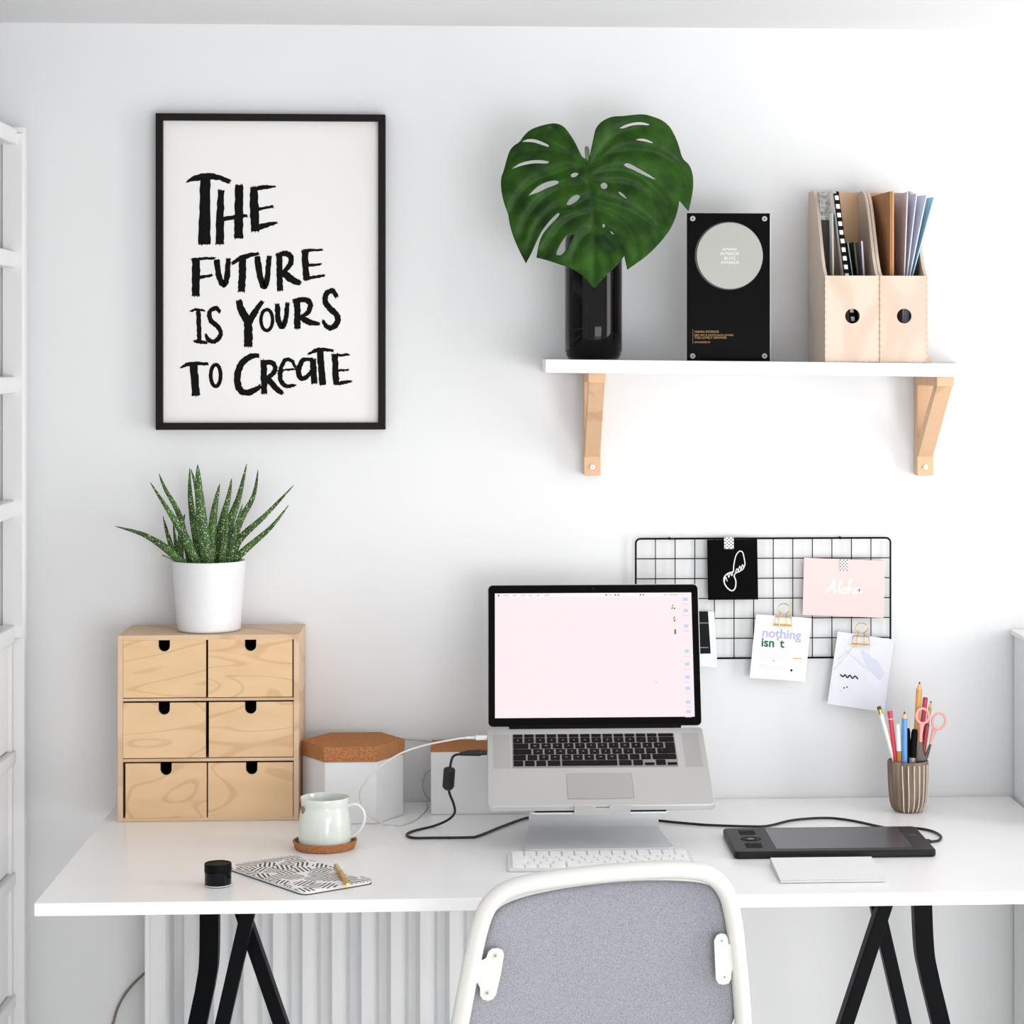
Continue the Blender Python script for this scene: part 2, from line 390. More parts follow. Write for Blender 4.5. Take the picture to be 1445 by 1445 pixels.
for side, (a1, a2, b1, b2, c1, c2, c3), lab in (
    ('L', ((349, 1292), (314, 1445), (344, 1292), (397, 1445), (296, 1292), (296, 1362), (279, 1445)), 'black steel trestle under the left half of the desk, before the radiator'),
    ('R', ((1246, 1281), (1192, 1445), (1238, 1281), (1276, 1445), (1301, 1280), (1303, 1345), (1327, 1445)), 'black steel trestle under the right half of the desk, right of the chair')):
    Y1, Y2, Y3 = 3.52, 3.555, 3.93
    p1, q1 = P(*a1, Y1), P(*a2, Y1); p2, q2 = P(*b1, Y2), P(*b2, Y2)
    p3, m3, q3 = P(*c1, Y3), P(*c2, Y3), P(*c3, Y3)
    cx = (p1.x+p3.x)/2
    t = thing('trestle', lab, 'trestle', (cx, 3.72, 0), 0, 'black trestles under the desk')
    mb = MB(); bar(mb, ext(p1, q1, 0), ext(p1, q1, ZB), .022, .03); build('leg', mb, M['steelblack'], t, bevel=.0015)
    mb = MB(); bar(mb, ext(p2, q2, 0), ext(p2, q2, ZB), .021, .03); build('leg', mb, M['steelblack'], t, bevel=.0015)
    mb = MB(); s_ = smooth([ext(p3, m3, ZB), m3+(p3-m3)*.35, m3+(q3-m3)*.3, q3, ext(m3, q3, 0)], 6)
    nn = len(s_); wd = .031
    v = []
    for p in s_: v += [(p.x-wd/2, p.y-.015, p.z), (p.x+wd/2, p.y-.015, p.z), (p.x+wd/2, p.y+.015, p.z), (p.x-wd/2, p.y+.015, p.z)]
    f = [(4*i+k, 4*i+(k+1) % 4, 4*i+4+(k+1) % 4, 4*i+4+k) for i in range(nn-1) for k in range(4)]+[(0, 1, 2, 3), tuple(range(4*nn-4, 4*nn))]
    mb.add(v, f); build('leg', mb, M['steelblack'], t, ang=30)
    xa, xb = sorted((p1.x-.012, p3.x)); mb = MB().box(min(p1.x, p3.x)-.004, max(p1.x, p3.x)+.004, 3.56, 3.93, ZB-.006, ZB)
    build('top_plate', mb, M['steelblack'], t)

# ------------------------------------------------------------------ framed print
YF = 4.112
TL, TR, BL, BR = P(219.5, 160.5, YF), P(543.5, 160.5, YF), P(219.5, 606.5, YF), P(543.5, 606.5, YF)
x0, x1, z0, z1 = TL.x, TR.x, (BL.z+BR.z)/2, (TL.z+TR.z)/2
t = thing('framed_print', 'black framed white print with big black brush lettering, hung above the aloe', 'picture', ((x0+x1)/2, YW, z0))
fw = .0122
fr = MB()
inner = [(x0+fw, z0+fw), (x1-fw, z0+fw), (x1-fw, z1-fw), (x0+fw, z1-fw)]; outer = [(x0, z0), (x1, z0), (x1, z1), (x0, z1)]
for k in range(4):
    j = (k+1) % 4
    fr.prism([outer[k], outer[j], inner[j], inner[k]], lambda a, b, c: (a, c, b), YF, YW-.001)
build('frame', fr, M['blackpaint'], t, bevel=.0006)
YP = YF+.011
pr = build('print', MB().box(x0+fw, x1-fw, YP, YP+.004, z0+fw, z1-fw), M['paper'], t)
LT = MB(); LV = [0]
def pf(ox, oy):
    def g(a, b):
        p = P(ox+a/4.0139, oy+b/4.0139, YF); s = (p.x-x0)/(x1-x0); r = (p.z-z0)/(z1-z0)
        return (x0+s*(x1-x0), YP-.0003-LV[0]*1e-6, z0+r*(z1-z0))
    return g
A = pf(200, 140); B = pf(200, 330)
def st(fn, pts, w_, rag=2.6):
    LV[0] += 1; ribbon(LT, pts, w_, fn, n=7, rag=rag, lift=False)
def oval(fn, cx, cy, rx, ry, w_):
    st(fn, [(cx+rx*cos(q), cy+ry*sin(q)) for q in [(-1.75+k*2*pi/12) for k in range(13)]], w_, 1)
st(A, [(250,466),(290,448),(340,436),(390,434),(445,445),(495,466)], [10,30,38,36,28,26]); st(A, [(356,440),(353,640),(351,820)], [58,64,70])
st(A, [(446,514),(440,660),(438,818)], [36,44,48]); st(A, [(548,484),(546,640),(545,785)], [46,48,52]); st(A, [(450,680),(530,664),(592,658)], [22,26,18])
st(A, [(630,496),(634,620),(640,745)], [42,50,48]); st(A, [(640,505),(700,496),(752,492)], [24,24,12]); st(A, [(650,622),(740,606)], [20,16]); st(A, [(625,738),(690,714),(762,698)], [26,30,12])
st(A, [(304,900),(303,1000),(302,1112)], 46); st(A, [(278,908),(330,903),(410,898)], [14,18,12]); st(A, [(310,1010),(395,995)], [20,16])
st(A, [(420,908),(434,1000),(460,1050),(480,1000),(487,902)], [34,34,32,32,28])
st(A, [(508,930),(570,893),(658,873)], [18,30,16]); st(A, [(570,895),(566,990),(562,1088)], [40,42,42])
st(A, [(651,890),(668,1005),(690,1062),(708,1005),(719,888)], [34,36,34,32,28])
st(A, [(776,872),(778,980),(780,1082)], 36); st(A, [(760,890),(810,872),(842,892),(835,940),(795,980)], [24,32,32,30,20]); st(A, [(798,980),(840,1015),(895,1042)], [36,42,30])
st(A, [(922,855),(925,940),(930,1022)], 38); st(A, [(915,856),(1020,853)], [18,14]); st(A, [(930,942),(1012,933)], [18,12]); st(A, [(922,1018),(980,1006),(1034,998)], [20,20,12])
st(A, [(272,1200),(310,1190),(352,1199)], [10,16,10]); st(A, [(316,1192),(319,1280),(322,1372)], 26); st(A, [(292,1370),(325,1374),(365,1379)], [16,22,14])
st(A, [(440,1205),(415,1182),(380,1205),(388,1255),(430,1290),(442,1335),(408,1372),(375,1362),(358,1330)], [20,26,26,28,28,26,26,24,14])
st(A, [(545,1140),(566,1205),(600,1255)], [34,44,48]); st(A, [(680,1145),(642,1200),(605,1260)], [22,34,40]); st(A, [(598,1240),(600,1320),(600,1400)], [46,48,50])
oval(A, 705, 1250, 33, 60, 20)
st(A, [(764,1160),(772,1250),(793,1288),(812,1245),(821,1155)], [28,32,32,28,24])
st(A, [(878,1140),(879,1220),(879,1298)], 38); st(A, [(856,1146),(915,1134),(952,1155),(940,1205),(895,1235)], [24,32,30,28,20]); st(A, [(898,1232),(945,1262),(1004,1272)], [34,36,16])
st(A, [(1102,1118),(1080,1086),(1046,1098),(1036,1142),(1062,1182),(1102,1222),(1106,1262),(1075,1294),(1045,1286),(1024,1252)], [24,30,30,32,34,34,34,32,28,16])
st(B, [(216,757),(270,737),(372,736)], [10,26,16]); st(B, [(288,742),(296,830),(303,916)], 46)
oval(B, 415, 802, 28, 62, 22)
st(B, [(660,690),(612,696),(562,735),(538,805),(548,875),(585,900),(632,888),(670,862)], [20,34,38,40,38,36,32,22])
st(B, [(688,716),(689,810),(690,905)], 36); st(B, [(674,735),(728,728),(752,755),(742,790),(702,815)], [20,30,28,28,20]); st(B, [(706,812),(745,862),(795,905)], [34,36,26])
st(B, [(765,776),(815,770),(872,766)], [8,14,10]); st(B, [(868,760),(850,722),(815,712),(788,752),(783,825),(812,862),(868,857)], [14,20,22,26,28,26,14])
st(B, [(968,712),(912,716),(886,768),(898,818),(938,805),(966,758)], [18,26,30,30,24,14]); st(B, [(968,710),(971,780),(976,846)], 36)
st(B, [(940,682),(1000,656),(1082,662)], [10,24,14]); st(B, [(1008,662),(1015,760),(1022,856)], 38)
st(B, [(1090,682),(1095,765),(1100,852)], 36); st(B, [(1085,688),(1172,684)], [18,12]); st(B, [(1105,776),(1166,770)], [14,12]); st(B, [(1095,850),(1140,842),(1184,834)], [20,22,12])
build('lettering', LT, M['ink'], pr)

# ------------------------------------------------------------------ wall shelf with brackets
SYF = 3.895
sl, sr = P(770, 507, SYF), P(1393, 513.5, SYF)
def sz(X): return sl.z+(sr.z-sl.z)*(X-sl.x)/(sr.x-sl.x)        # the shelf sags a little to the right
thk = .0225
mb = MB().prism([(sl.x, sl.z), (sr.x, sr.z), (sr.x, sr.z-thk), (sl.x, sl.z-thk)], lambda a, b, c: (a, c, b), SYF, YW-.002)
solo('wall_shelf', mb, M['shelfw'], 'white floating wall shelf on two wooden brackets', 'shelf', bevel=.001)
for pxl, pyb, lab in ((824, 671, 'pale wooden shelf bracket below the black vase'), (1294, 671, 'pale wooden shelf bracket below the two magazine files')):
    b0 = P(pxl, pyb, 4.11); w_ = .0295; X0 = b0.x; zt = sz(X0+w_/2)-thk-.0002
    t = thing('shelf_bracket', lab, 'bracket', (X0+w_/2, YW, b0.z), 0, 'wooden shelf brackets')
    up_ = MB().box(X0, X0+w_, 4.108, YW-.002, b0.z, zt-.016)
    u = build('upright', up_, M['pine'], t, bevel=.001)
    build('arm', MB().box(X0, X0+w_, 3.925, YW-.002, zt-.016, zt), M['pine'], t, bevel=.001)
    zb = P(pxl, 645, 4.10).z
    br = MB().prism([(4.108, zb), (4.108, zb+.030), (3.962, zt-.016), (3.932, zt-.016)], lambda a, b, c: (c, a, b), X0+.001, X0+w_-.001)
    build('brace', br, M['pine'], t, bevel=.001)
    scw = MB(); sc = P(pxl+(838-824 if pxl < 900 else 13), 659, 4.107)
    scw.prism([(.0042*cos(k*pi/8), .0042*sin(k*pi/8)) for k in range(16)], lambda a, b, c: (X0+w_/2+a, c, sc.z+b), 4.105, 4.109)
    so = build('screw', scw, M['steel'], u)
    build('screw_slot', MB().box(X0+w_/2-.002, X0+w_/2+.002, 4.1045, 4.1052, sc.z-.0006, sc.z+.0006), M['black'], so)

# ------------------------------------------------------------------ black vase and monstera leaf
vc = P(837.5, 506, 4.02); vz = sz(vc.x)+.0003; vr = .0493
t = thing('vase', 'tall glossy black cylinder vase at the left of the wall shelf', 'vase', (vc.x, 4.02, vz))
vh = .214
prof = [(.001, 0), (vr*.82, 0), (vr*.9, .002), (vr*.96, .008), (vr*.965, .0125), (vr, .0145), (vr, .06), (vr, vh-.02), (vr*.985, vh-.006), (vr*.93, vh), (vr*.88, vh-.003), (vr*.87, vh-.02), (vr*.87, .02), (.001, .018)]
build('body', MB().lathe(prof, (vc.x, 4.02, vz), 64), M['black_gloss'], t, ang=50)

lo = lambda a, b: (690+a/4.661, 140+b/4.661)
OUT = [(655,400),(672,330),(690,240),(702,190),(740,145),(810,112),(880,112),(950,102),(1020,98),(1080,115),(1140,138),(1190,180),(1225,245),(1250,310),(1272,395),(1318,428),(1340,490),(1346,560),(1335,640),(1312,737),(1282,702),(1252,668),(1246,710),(1225,790),(1185,870),(1120,950),(1040,1030),(970,1080),(910,1122),(900,1080),(890,1030),(850,1085),(790,1140),(740,1190),(692,1245),(640,1185),(590,1140),(530,1108),(460,1085),(380,1058),(312,1042),(325,960),(350,890),(400,830),(462,768),(464,747),(447,750),(402,796),(350,860),(310,940),(278,1015),(243,1080),(195,990),(150,880),(128,780),(130,765),(100,690),(80,600),(78,520),(98,470),(110,420),(130,350),(155,310),(205,280),(225,245),(270,200),(330,178),(390,162),(440,157),(490,175),(530,225),(570,290),(595,345),(615,385),(640,392)]
el = lambda cx, cy, rx, ry, n=12: [(cx+rx*cos(2*pi*k/n), cy+ry*sin(2*pi*k/n)) for k in range(n)]
HOL = [[(215,280),(250,262),(300,262),(350,280),(395,300),(392,315),(350,302),(300,284),(250,280)],
 [(148,460),(200,420),(280,400),(350,400),(395,410),(388,425),(300,420),(220,435)],
 [(258,635),(310,580),(370,545),(440,530),(462,545),(450,560),(380,585),(320,615)],
 [(535,500),(550,485),(580,482),(590,492),(575,510),(545,516)],
 [(510,690),(530,655),(565,630),(595,628),(600,645),(580,670),(545,692),(520,698)],
 [(440,1015),(470,950),(510,895),(545,885),(560,895),(540,940),(500,1000),(480,1025),(450,1028)],
 [(858,190),(890,170),(950,152),(1010,150),(1055,165),(1050,172),(1000,168),(940,172),(880,195)],
 [(965,265),(1000,257),(1040,265),(1080,285),(1075,291),(1030,278),(985,272)],
 [(887,430),(905,418),(940,430),(1000,465),(1060,500),(1098,528),(1080,525),(1010,495),(950,465),(900,445)],
 el(757, 570, 23, 22), [(848,610),(860,607),(890,630),(908,655),(895,650),(865,632)], el(755, 832, 9, 13, 8), [(795,868),(805,868),(825,890),(815,893)]]
VEI = [[(645,400),(662,560),(684,760),(692,1000),(692,1235)],
 [(660,440),(720,370),(800,270),(880,215),(1000,190)], [(665,450),(800,360),(960,335),(1110,360),(1240,450),(1312,600)], [(668,500),(800,470),(920,480),(1060,560),(1180,700)],
 [(672,530),(800,545),(950,570),(1060,650),(1135,800)], [(686,655),(800,690),(940,740),(1070,830),(1110,900)], [(690,720),(800,760),(900,830),(960,930),(975,1040)], [(700,975),(760,1020),(795,1110)], [(694,840),(760,880),(840,960),(870,1040)],
 [(640,420),(560,350),(480,260),(420,200)], [(638,430),(480,345),(330,335),(160,370)], [(642,450),(540,455),(430,495),(300,545),(190,650),(150,745)],
 [(662,560),(520,570),(370,650),(250,790),(215,900)], [(672,640),(560,700),(430,720),(320,830),(255,1000)], [(682,740),(560,780),(460,860),(370,1000)], [(688,850),(600,930),(550,1050)]]
def inside(p, poly):
    c = False; n = len(poly)
    for i in range(n):
        (x1_, y1_), (x2_, y2_) = poly[i], poly[i-1]
        if (y1_ > p[1]) != (y2_ > p[1]) and p[0] < (x2_-x1_)*(p[1]-y1_)/(y2_-y1_)+x1_: c = not c
    return c
VS = [smooth([(a, b, 0) for a, b in v], 6) for v in VEI]
SEG = [(s[i], s[i+1]) for s in VS for i in range(len(s)-1)]
def vdist(a, b):
    m = 1e9; q = Vector((a, b, 0))
    for u, v in SEG:
        d = v-u; k = max(0, min(1, (q-u).dot(d)/d.length_squared)); m = min(m, (u+d*k-q).length_squared)
    return math.sqrt(m)
LY = 3.945
def leafpt(a, b, lift=0.0, rel=True):
    dx = (a-670)/640; dy = (b-640)/600
    dv = vdist(a, b) if rel else 0
    y = LY + .030*dx*dx + .012*max(0, -dy)*abs(dx) - .016*max(0, dy) + .010*max(0, -dy) - .0085*(1-math.exp(-(dv/34.0)**1.5)) + .0025*sin(a/95)*sin(b/120) - lift
    px, py = lo(a, b); return P(px, py, y)
def dens(poly, step=14):
    o = []; n = len(poly)
    for i in range(n):
        a, b = Vector(poly[i]), Vector(poly[(i+1) % n]); k = max(1, int((b-a).length/step))
        o += [tuple(a.lerp(b, j/k)) for j in range(k)]
    return o
def rounded(poly, it=1):
    for _ in range(it):
        o = []; n = len(poly)
        for i in range(n):
            p0, p, p1 = (Vector(poly[(i+d) % n]) for d in (-1, 0, 1))
            if (p0-p).angle(p1-p) < 1.75: o.append(tuple(p))
            else: o += [tuple(p.lerp(p0, .25)), tuple(p.lerp(p1, .25))]
        poly = o
    return poly
outl = dens(rounded(OUT, 2)); hols = [dens(rounded(h, 2), 10) for h in HOL]
pts = []; eds = []
for lp in [outl]+hols:
    k = len(pts); pts += lp; eds += [(k+i, k+(i+1) % len(lp)) for i in range(len(lp))]
for i in range(64, 1360, 17):
    for j in range(90, 1260, 17):
        p = (i+(j//17 % 2)*8, j)
        if inside(p, outl) and not any(inside(p, h) for h in hols): pts.append(p)
vo, eo, fo, _, _, _ = geometry.delaunay_2d_cdt([Vector(p) for p in pts], eds, [], 0, 1e-4)
fk = []
for f in fo:
    c = sum((vo[i] for i in f), Vector((0, 0)))/len(f)
    if inside(c, outl) and not any(inside(c, h) for h in hols): fk.append(tuple(f))
t = thing('monstera_leaf', 'single large dark green monstera leaf with holes, standing in the black vase', 'leaf', (vc.x, 4.02, vz+.02))
lb = build('leaf_blade', MB().add([leafpt(v.x, v.y) for v in vo], fk), M['monstera'], t, ang=60, solid=.0008)
vm = MB()
for i, v in enumerate(VS):
    n = len(v); vm.tube([leafpt(p.x, p.y, .0002) for p in v], [(.0014 if i == 0 else .0007)*(1-.75*k/n) for k in range(n)], 6)
build('veins', vm, M['vein'], lb)
sp0 = leafpt(648, 410, -.002); s1 = P(827, 208, LY+.03); s1b = P(830, 222, LY+.035)
build('stalk', MB().tube(smooth([sp0, P(829, 214, LY+.008), P(828, 209, LY+.018), P(828, 214, LY+.032), P(831, 250, LY+.052), P(834, 330, 4.01), Vector((vc.x, 4.02, vz+.03))]), .0034, 10), M['stem'], t)

# ------------------------------------------------------------------ award plaque
YA = 3.975
a0, a1 = P(969.5, 505, YA), P(1086.5, 301, YA); az = sz((a0.x+a1.x)/2)+.0002; ah = a1.z-az; ax0, ax1 = a0.x, a1.x
t = thing('award_plaque', 'upright black award plaque with a silver disc and corner screws, on the shelf', 'award', ((ax0+ax1)/2, YA+.01, az))
fp = build('front_plate', MB().box(ax0, ax1, YA, YA+.006, az, az+ah), M['plaque'], t, bevel=.0005)
build('back_plate', MB().box(ax0+.001, ax1+.003, YA+.013, YA+.021, az, az+ah-.001), M['acryl'], t, bevel=.0005)
build('core_plate', MB().box(ax0+.001, ax1-.001, YA+.006, YA+.013, az, az+ah-.001), M['black_matte'], t)
dc = P(1029.5, 361, YA); dr = .0575
cyl = lambda cx, cz, r, y0, y1, n=48: MB().prism([(cx+r*cos(2*pi*k/n), cz+r*sin(2*pi*k/n)) for k in range(n)], lambda a, b, c: (a, c, b), y0, y1)
build('ring', cyl(dc.x-.0012, dc.z, dr+.0008, YA-.0012, YA, 64), mat('disc_rim', (70, 68, 66), .4, metal=.4), fp)
ds = build('disc', cyl(dc.x, dc.z, dr-.0006, YA-.0042, YA, 64), M['silver'], t, bevel=.0006)
em = MB()
for k, s_ in enumerate(('AMARA', 'INTERIOR', 'BLOG', 'AWARDS')):
    textmesh(em, s_, .0075, lambda a, b, k=k: (dc.x+a, YA-.00435, dc.z+.0085-k*.0075+b), align='CENTER')
build('engraving', em, mat('engraved', (222, 222, 218), .6), ds)
for sx in (ax0+.0095, ax1-.0095):
    for zz in (az+.0085, az+ah-.0095):
        sc_ = build('screw', cyl(sx, zz, .0047, YA-.003, YA, 20), M['silver'], t, bevel=.0006)
        build('hex_socket', cyl(sx, zz, .0014, YA-.0033, YA-.0029, 6), M['black'], sc_)
gm = MB(); gx = P(979, 470, YA).x
for k, (s_, py, q) in enumerate((('AMARA INTERIOR', 469.5, .0052), ('BEST ART & CRAFTS BLOG AWARD', 474, .0042), ('THE LOVELY DRAWER', 478, .0055), ('SPONSORED BY', 484, .0038))):
    zz = P(980, py, YA).z; textmesh(gm, s_, q, lambda a, b, zz=zz: (gx+.0012+a, YA-.0003, zz+b), off=.0001)
gm.box(gx-.0018, gx-.0012, YA-.0003, YA, P(0, 485, YA).z, P(0, 464, YA).z)
build('gold_text', gm, mat('gold_print', (150, 116, 72), .6), fp)

# ------------------------------------------------------------------ magazine files and what is in them
fz0 = P(1164, 508.5, SYF+.01).z
YF0, YF1 = SYF+.012, 4.108
def mfile(name, pa, pb, lab):
    xa, xb = P(pa, 500, YF0).x, P(pb, 500, YF0).x; z = sz((xa+xb)/2)+.0003; th = .005
    zf = P(1200, 389, YF0).z; zt = P(1145, 272, YF1).z
    t = thing('magazine_file', lab, 'magazine file', ((xa+xb)/2, (YF0+YF1)/2, z), 0, 'wooden magazine files on the shelf')
    cur = []
    for k in range(13):
        s = k/12; q = s*s*(3-2*s)
        cur.append((YF0+.002+s*.13, zf+(zt-.006-zf)*(.25*s+.75*q) if k else zf))
    side = [(YF0+.002, z), (YF1, z), (YF1, zt), (YF0+.15, zt)]+cur[::-1]
    for xs in (xa, xb-th):
        build('side_panel', MB().prism(side, lambda a, b, c: (c, a, b), xs, xs+th), M['pale'], t, ang=25)
    zc = P(pa, 446, YF0).z; hx = P((1203 if pa < 1200 else 1276), 446, YF0).x
    hole = [(hx+.0125*cos(2*pi*k/32), zc+.0125*sin(2*pi*k/32)) for k in range(32)]
    # front board with a real finger hole: ring of quads from hole to rectangle
    rect = []
    for a, b in hole:
        dx, dz = a-hx, b-zc; s = min(((xb-hx) if dx > 0 else (xa-hx))/dx if abs(dx) > 1e-9 else 1e9, ((zf-zc) if dz > 0 else (z-zc))/dz if abs(dz) > 1e-9 else 1e9)
        rect.append((hx+dx*s, zc+dz*s))
    cn = [(xb, zf), (xa, zf), (xa, z), (xb, z)]
    fm = MB(); n = 32
    for y in (YF0, YF0+th):
        fm.add([(a, y, b) for a, b in hole]+[(a, y, b) for a, b in rect]+[(a, y, b) for a, b in cn], [(k, (k+1) % n, n+(k+1) % n, n+k) for k in range(n)])
        # fill the corner triangles
        base = len(fm.v)-(2*n+4)
        for c, (cx_, cz_) in enumerate(cn):
            for k in range(n):
                r0, r1 = rect[k], rect[(k+1) % n]
                if abs(r0[0]-r1[0]) > 1e-6 and abs(r0[1]-r1[1]) > 1e-6 and math.hypot((r0[0]+r1[0])/2-cx_, (r0[1]+r1[1])/2-cz_) < .03:
                    fm.f.append((base+n+k, base+n+(k+1) % n, base+2*n+c)); fm.m.append(0)
    fm.add([(a, y, b) for y in (YF0, YF0+th) for a, b in hole], [(k, (k+1) % n, n+(k+1) % n, n+k) for k in range(n)])
    fm.add([(a, y, b) for y in (YF0, YF0+th) for a, b in cn], [(k, (k+1) % 4, 4+(k+1) % 4, 4+k) for k in range(4)])
    fo_ = build('front_panel', fm, M['pale'], t, ang=30)
    jm = MB(); nj = 13
    for k in range(nj):                                            # finger joints up both front edges and along the bottom
        for xj in (xa+.0004, xb-.0022):
            zz = z+(zf-z)*(k+.3)/nj; jm.box(xj, xj+.0018, YF0-.0003, YF0+.001, zz, zz+.0045)
    for k in range(8): 
        xx = xa+(xb-xa)*(k+.35)/8; jm.box(xx, xx+.005, YF0-.0003, YF0+.001, z+.0004, z+.0018)
    build('finger_joints', jm, mat('end_grain', (206, 170, 132), .7), fo_)
    build('back_panel', MB().box(xa+th, xb-th, YF1-th, YF1, z, zt), M['pine'], t)
    build('base_panel', MB().box(xa+th, xb-th, YF0+th, YF1-th, z+.002, z+.007), M['pale'], t)
    return xa, xb, z+.007
f1 = mfile('a', 1164, 1240.7, 'left pale plywood magazine file holding the comb-bound book, on the shelf')
f2 = mfile('b', 1241.5, 1309, 'right pale plywood magazine file holding brown and lilac folders, on the shelf')
def sheet(name, top_px, bot_px, thick, Y0, Y1, m, lab, cat, py_top, fl, z_rel=.0005, tilt=0.0, twist=0.0, group=None, mats=None, extra=None):
    """upright book or folder: front (spine) edge at Y0, back edge at Y1; its foot at bot_px and top at top_px, seen at Y0"""
    zt = P(top_px, py_top, Y0).z; zb = fl+z_rel
    xt, xb = P(top_px, py_top, Y0).x, P(bot_px, py_top, Y0).x
    v = []
    for yy, tw in ((Y0, 0), (Y1, twist)):
        for x_, z_ in ((xb, zb), (xb+thick, zb), (xt+thick+tw, zt+(tilt if yy == Y1 else 0)), (xt+tw, zt+(tilt if yy == Y1 else 0))): v.append((x_, yy, z_))
    mb = MB().add(v, [(0,1,2,3),(7,6,5,4),(0,4,5,1),(1,5,6,2),(2,6,7,3),(3,7,4,0)])
    return mb, (xb, xt, zb, zt)
fl1, fl2 = f1[2], f2[2]
# sketchbook with marbled band
mb, g = sheet('', 1157.5, 1158.5, .0165, 4.00, 4.095, None, '', '', 272, fl1, twist=0)
t = thing('sketchbook', 'charcoal sketchbook with a marbled grey band, leftmost in the left magazine file', 'book', (g[0], 4.0, g[2]))
build('cover', mb, mat('charcoal_board', (62, 60, 58), .7), t, bevel=.0008)
m_marb = mat('marbled_paper', (226, 224, 222), .8, var=.9, vscale=150, rgb2=(40, 40, 42))
k = .62
xa_ = g[0]+(g[1]-g[0])*.70; za_ = g[2]+(g[3]-g[2])*.835
mb2 = MB().add([(xa_-.0004, 3.9992, za_), (xa_+.0169, 3.9992, za_), (g[1]+.0169, 3.9992, g[3]+.0006), (g[1]-.0004, 3.9992, g[3]+.0006), (xa_-.0004, 4.0955, za_), (xa_+.0169, 4.0955, za_), (g[1]+.0169, 4.0955, g[3]+.0006), (g[1]-.0004, 4.0955, g[3]+.0006)], [(0,1,2,3),(7,6,5,4),(0,4,5,1),(1,5,6,2),(2,6,7,3),(3,7,4,0)])
build('marbled_band', mb2, m_marb, t)
mb, g = sheet('', 1174, 1176, .0025, 3.965, 3.998, None, '', '', 300, fl1)
solo('folder', mb, M['paper'], 'thin white folder standing between the sketchbook and the comb-bound book', 'folder')
# comb-bound book: black back cover, white pages, white comb
mb, g = sheet('', 1176.5, 1207, .0045, 3.945, 3.997, None, '', '', 271, fl1)
t = thing('comb_bound_book', 'black comb-bound book with a white comb spine, leaning in the left magazine file', 'book', (g[0], 3.95, g[2]))
build('pages', mb, M['paper'], t)
mb, g2 = sheet('', 1180.2, 1210.7, .0042, 3.943, 3.998, None, '', '', 270, fl1); build('cover', mb, M['black'], t, bevel=.0005)
mb, g3 = sheet('', 1176.5, 1207, .0085, 3.936, 3.9435, None, '', '', 273, fl1); build('binding_strip', mb, M['black_matte'], t)
cm = MB(); nt_ = 19
for k in range(nt_):
    s0 = (k+.25)/nt_; s1_ = (k+.75)/nt_; pa = [g3[0]+(g3[1]-g3[0])*s for s in (s0, s1_)]; za = [g3[2]+(g3[3]-g3[2])*s for s in (s0, s1_)]
    cm.add([(pa[0]+.0012, 3.9325, za[0]), (pa[0]+.0068, 3.9325, za[0]), (pa[1]+.0068, 3.9325, za[1]), (pa[1]+.0012, 3.9325, za[1]), (pa[0]+.0006, 3.937, za[0]), (pa[0]+.0078, 3.937, za[0]), (pa[1]+.0078, 3.937, za[1]), (pa[1]+.0006, 3.937, za[1])], [(0,1,2,3),(0,4,5,1),(1,5,6,2),(2,6,7,3),(3,7,4,0)])
build('comb', cm, M['paper'], t)
# small cards
for (tp, bp, th_, pt, m_, lb_) in ((1195.5, 1219.5, .002, 342, mat('teal_grey_card', (138, 152, 150), .6), 'small grey-green card right of the comb-bound book'),
                                   (1204, 1223, .003, 341, mat('green_photo_card', (62, 74, 48), .5, var=.8, vscale=70, rgb2=(26, 30, 22)), 'small dark green picture card in the left magazine file'),
                                   (1215, 1225.5, .003, 340, mat('mauve_card', (206, 192, 204), .7), 'small pale mauve booklet, rightmost in the left magazine file')):
    mb, g = sheet('', tp, bp, th_, 3.96, 4.06, None, '', '', pt, fl1); solo('card', mb, m_, lb_, 'card', bevel=.0003)
    if tp == 1201:
        pass
# folders in the second file
mb, g = sheet('', 1256, 1256, .006, 3.935, 4.09, None, '', '', 270, fl2, twist=-.013)
t = thing('folder', 'brown kraft folder, leftmost in the right magazine file', 'folder', (g[0], 3.95, g[2]))
build('cover', mb, mat('kraft', (186, 132, 88), .8, var=.2, vscale=40), t)
mb, g = sheet('', 1259.5, 1259.5, .0022, 3.9335, 3.9345, None, '', '', 270, fl2); build('edge', mb, mat('kraft_edge', (214, 162, 112), .8), t)
LIL = [((1280, 1275, 271), 'pale mauve paper folder standing right of the brown folder', (216, 206, 214), -.020), ((1293, 1277.5, 273), 'lilac-grey paper folder, between the mauve one and the pale lilac one', (204, 206, 222), -.014),
       ((1307, 1280, 275), 'pale lilac folder leaning right in the right magazine file', (214, 218, 234), -.019), ((1317.5, 1282.5, 278), 'light blue folder leaning far right, rightmost in the files', (164, 204, 222), -.014)]
for (tp, bp, pt), lb_, c, tw in LIL:
    zf_ = P(1280, 389, 3.94).z
    # foot of the folder is extrapolated down inside the file, clamped between its sides
    Yb = 3.985 if bp > 1279 else 4.0 if bp > 1277 else 4.085
    mb, g = sheet('', tp, bp, .0018, 3.94, Yb, None, '', '', pt, zf_-.02, z_rel=0, twist=tw)
    mb2, g2 = sheet('', bp, bp-3, .0018, 3.94, Yb, None, '', '', 389+20, fl2)
    zz = zf_-.02
    v = mb.v[:]; w2 = mb2.v
    # stitch: lower part upright in the file, upper part leaning out
    mb.add([w2[0], w2[1], v[1], v[0], w2[4], w2[5], v[5], v[4]], [(0,1,2,3),(7,6,5,4),(0,4,5,1),(1,5,6,2),(3,7,4,0)])
    solo('folder', mb, mat('folder_paper', c, .7), lb_, 'folder')
wb = P(1309, 506, 4.0); wx = P(1311, 500, 4.02).x; 
zz = sz(wx+.006)+.0003
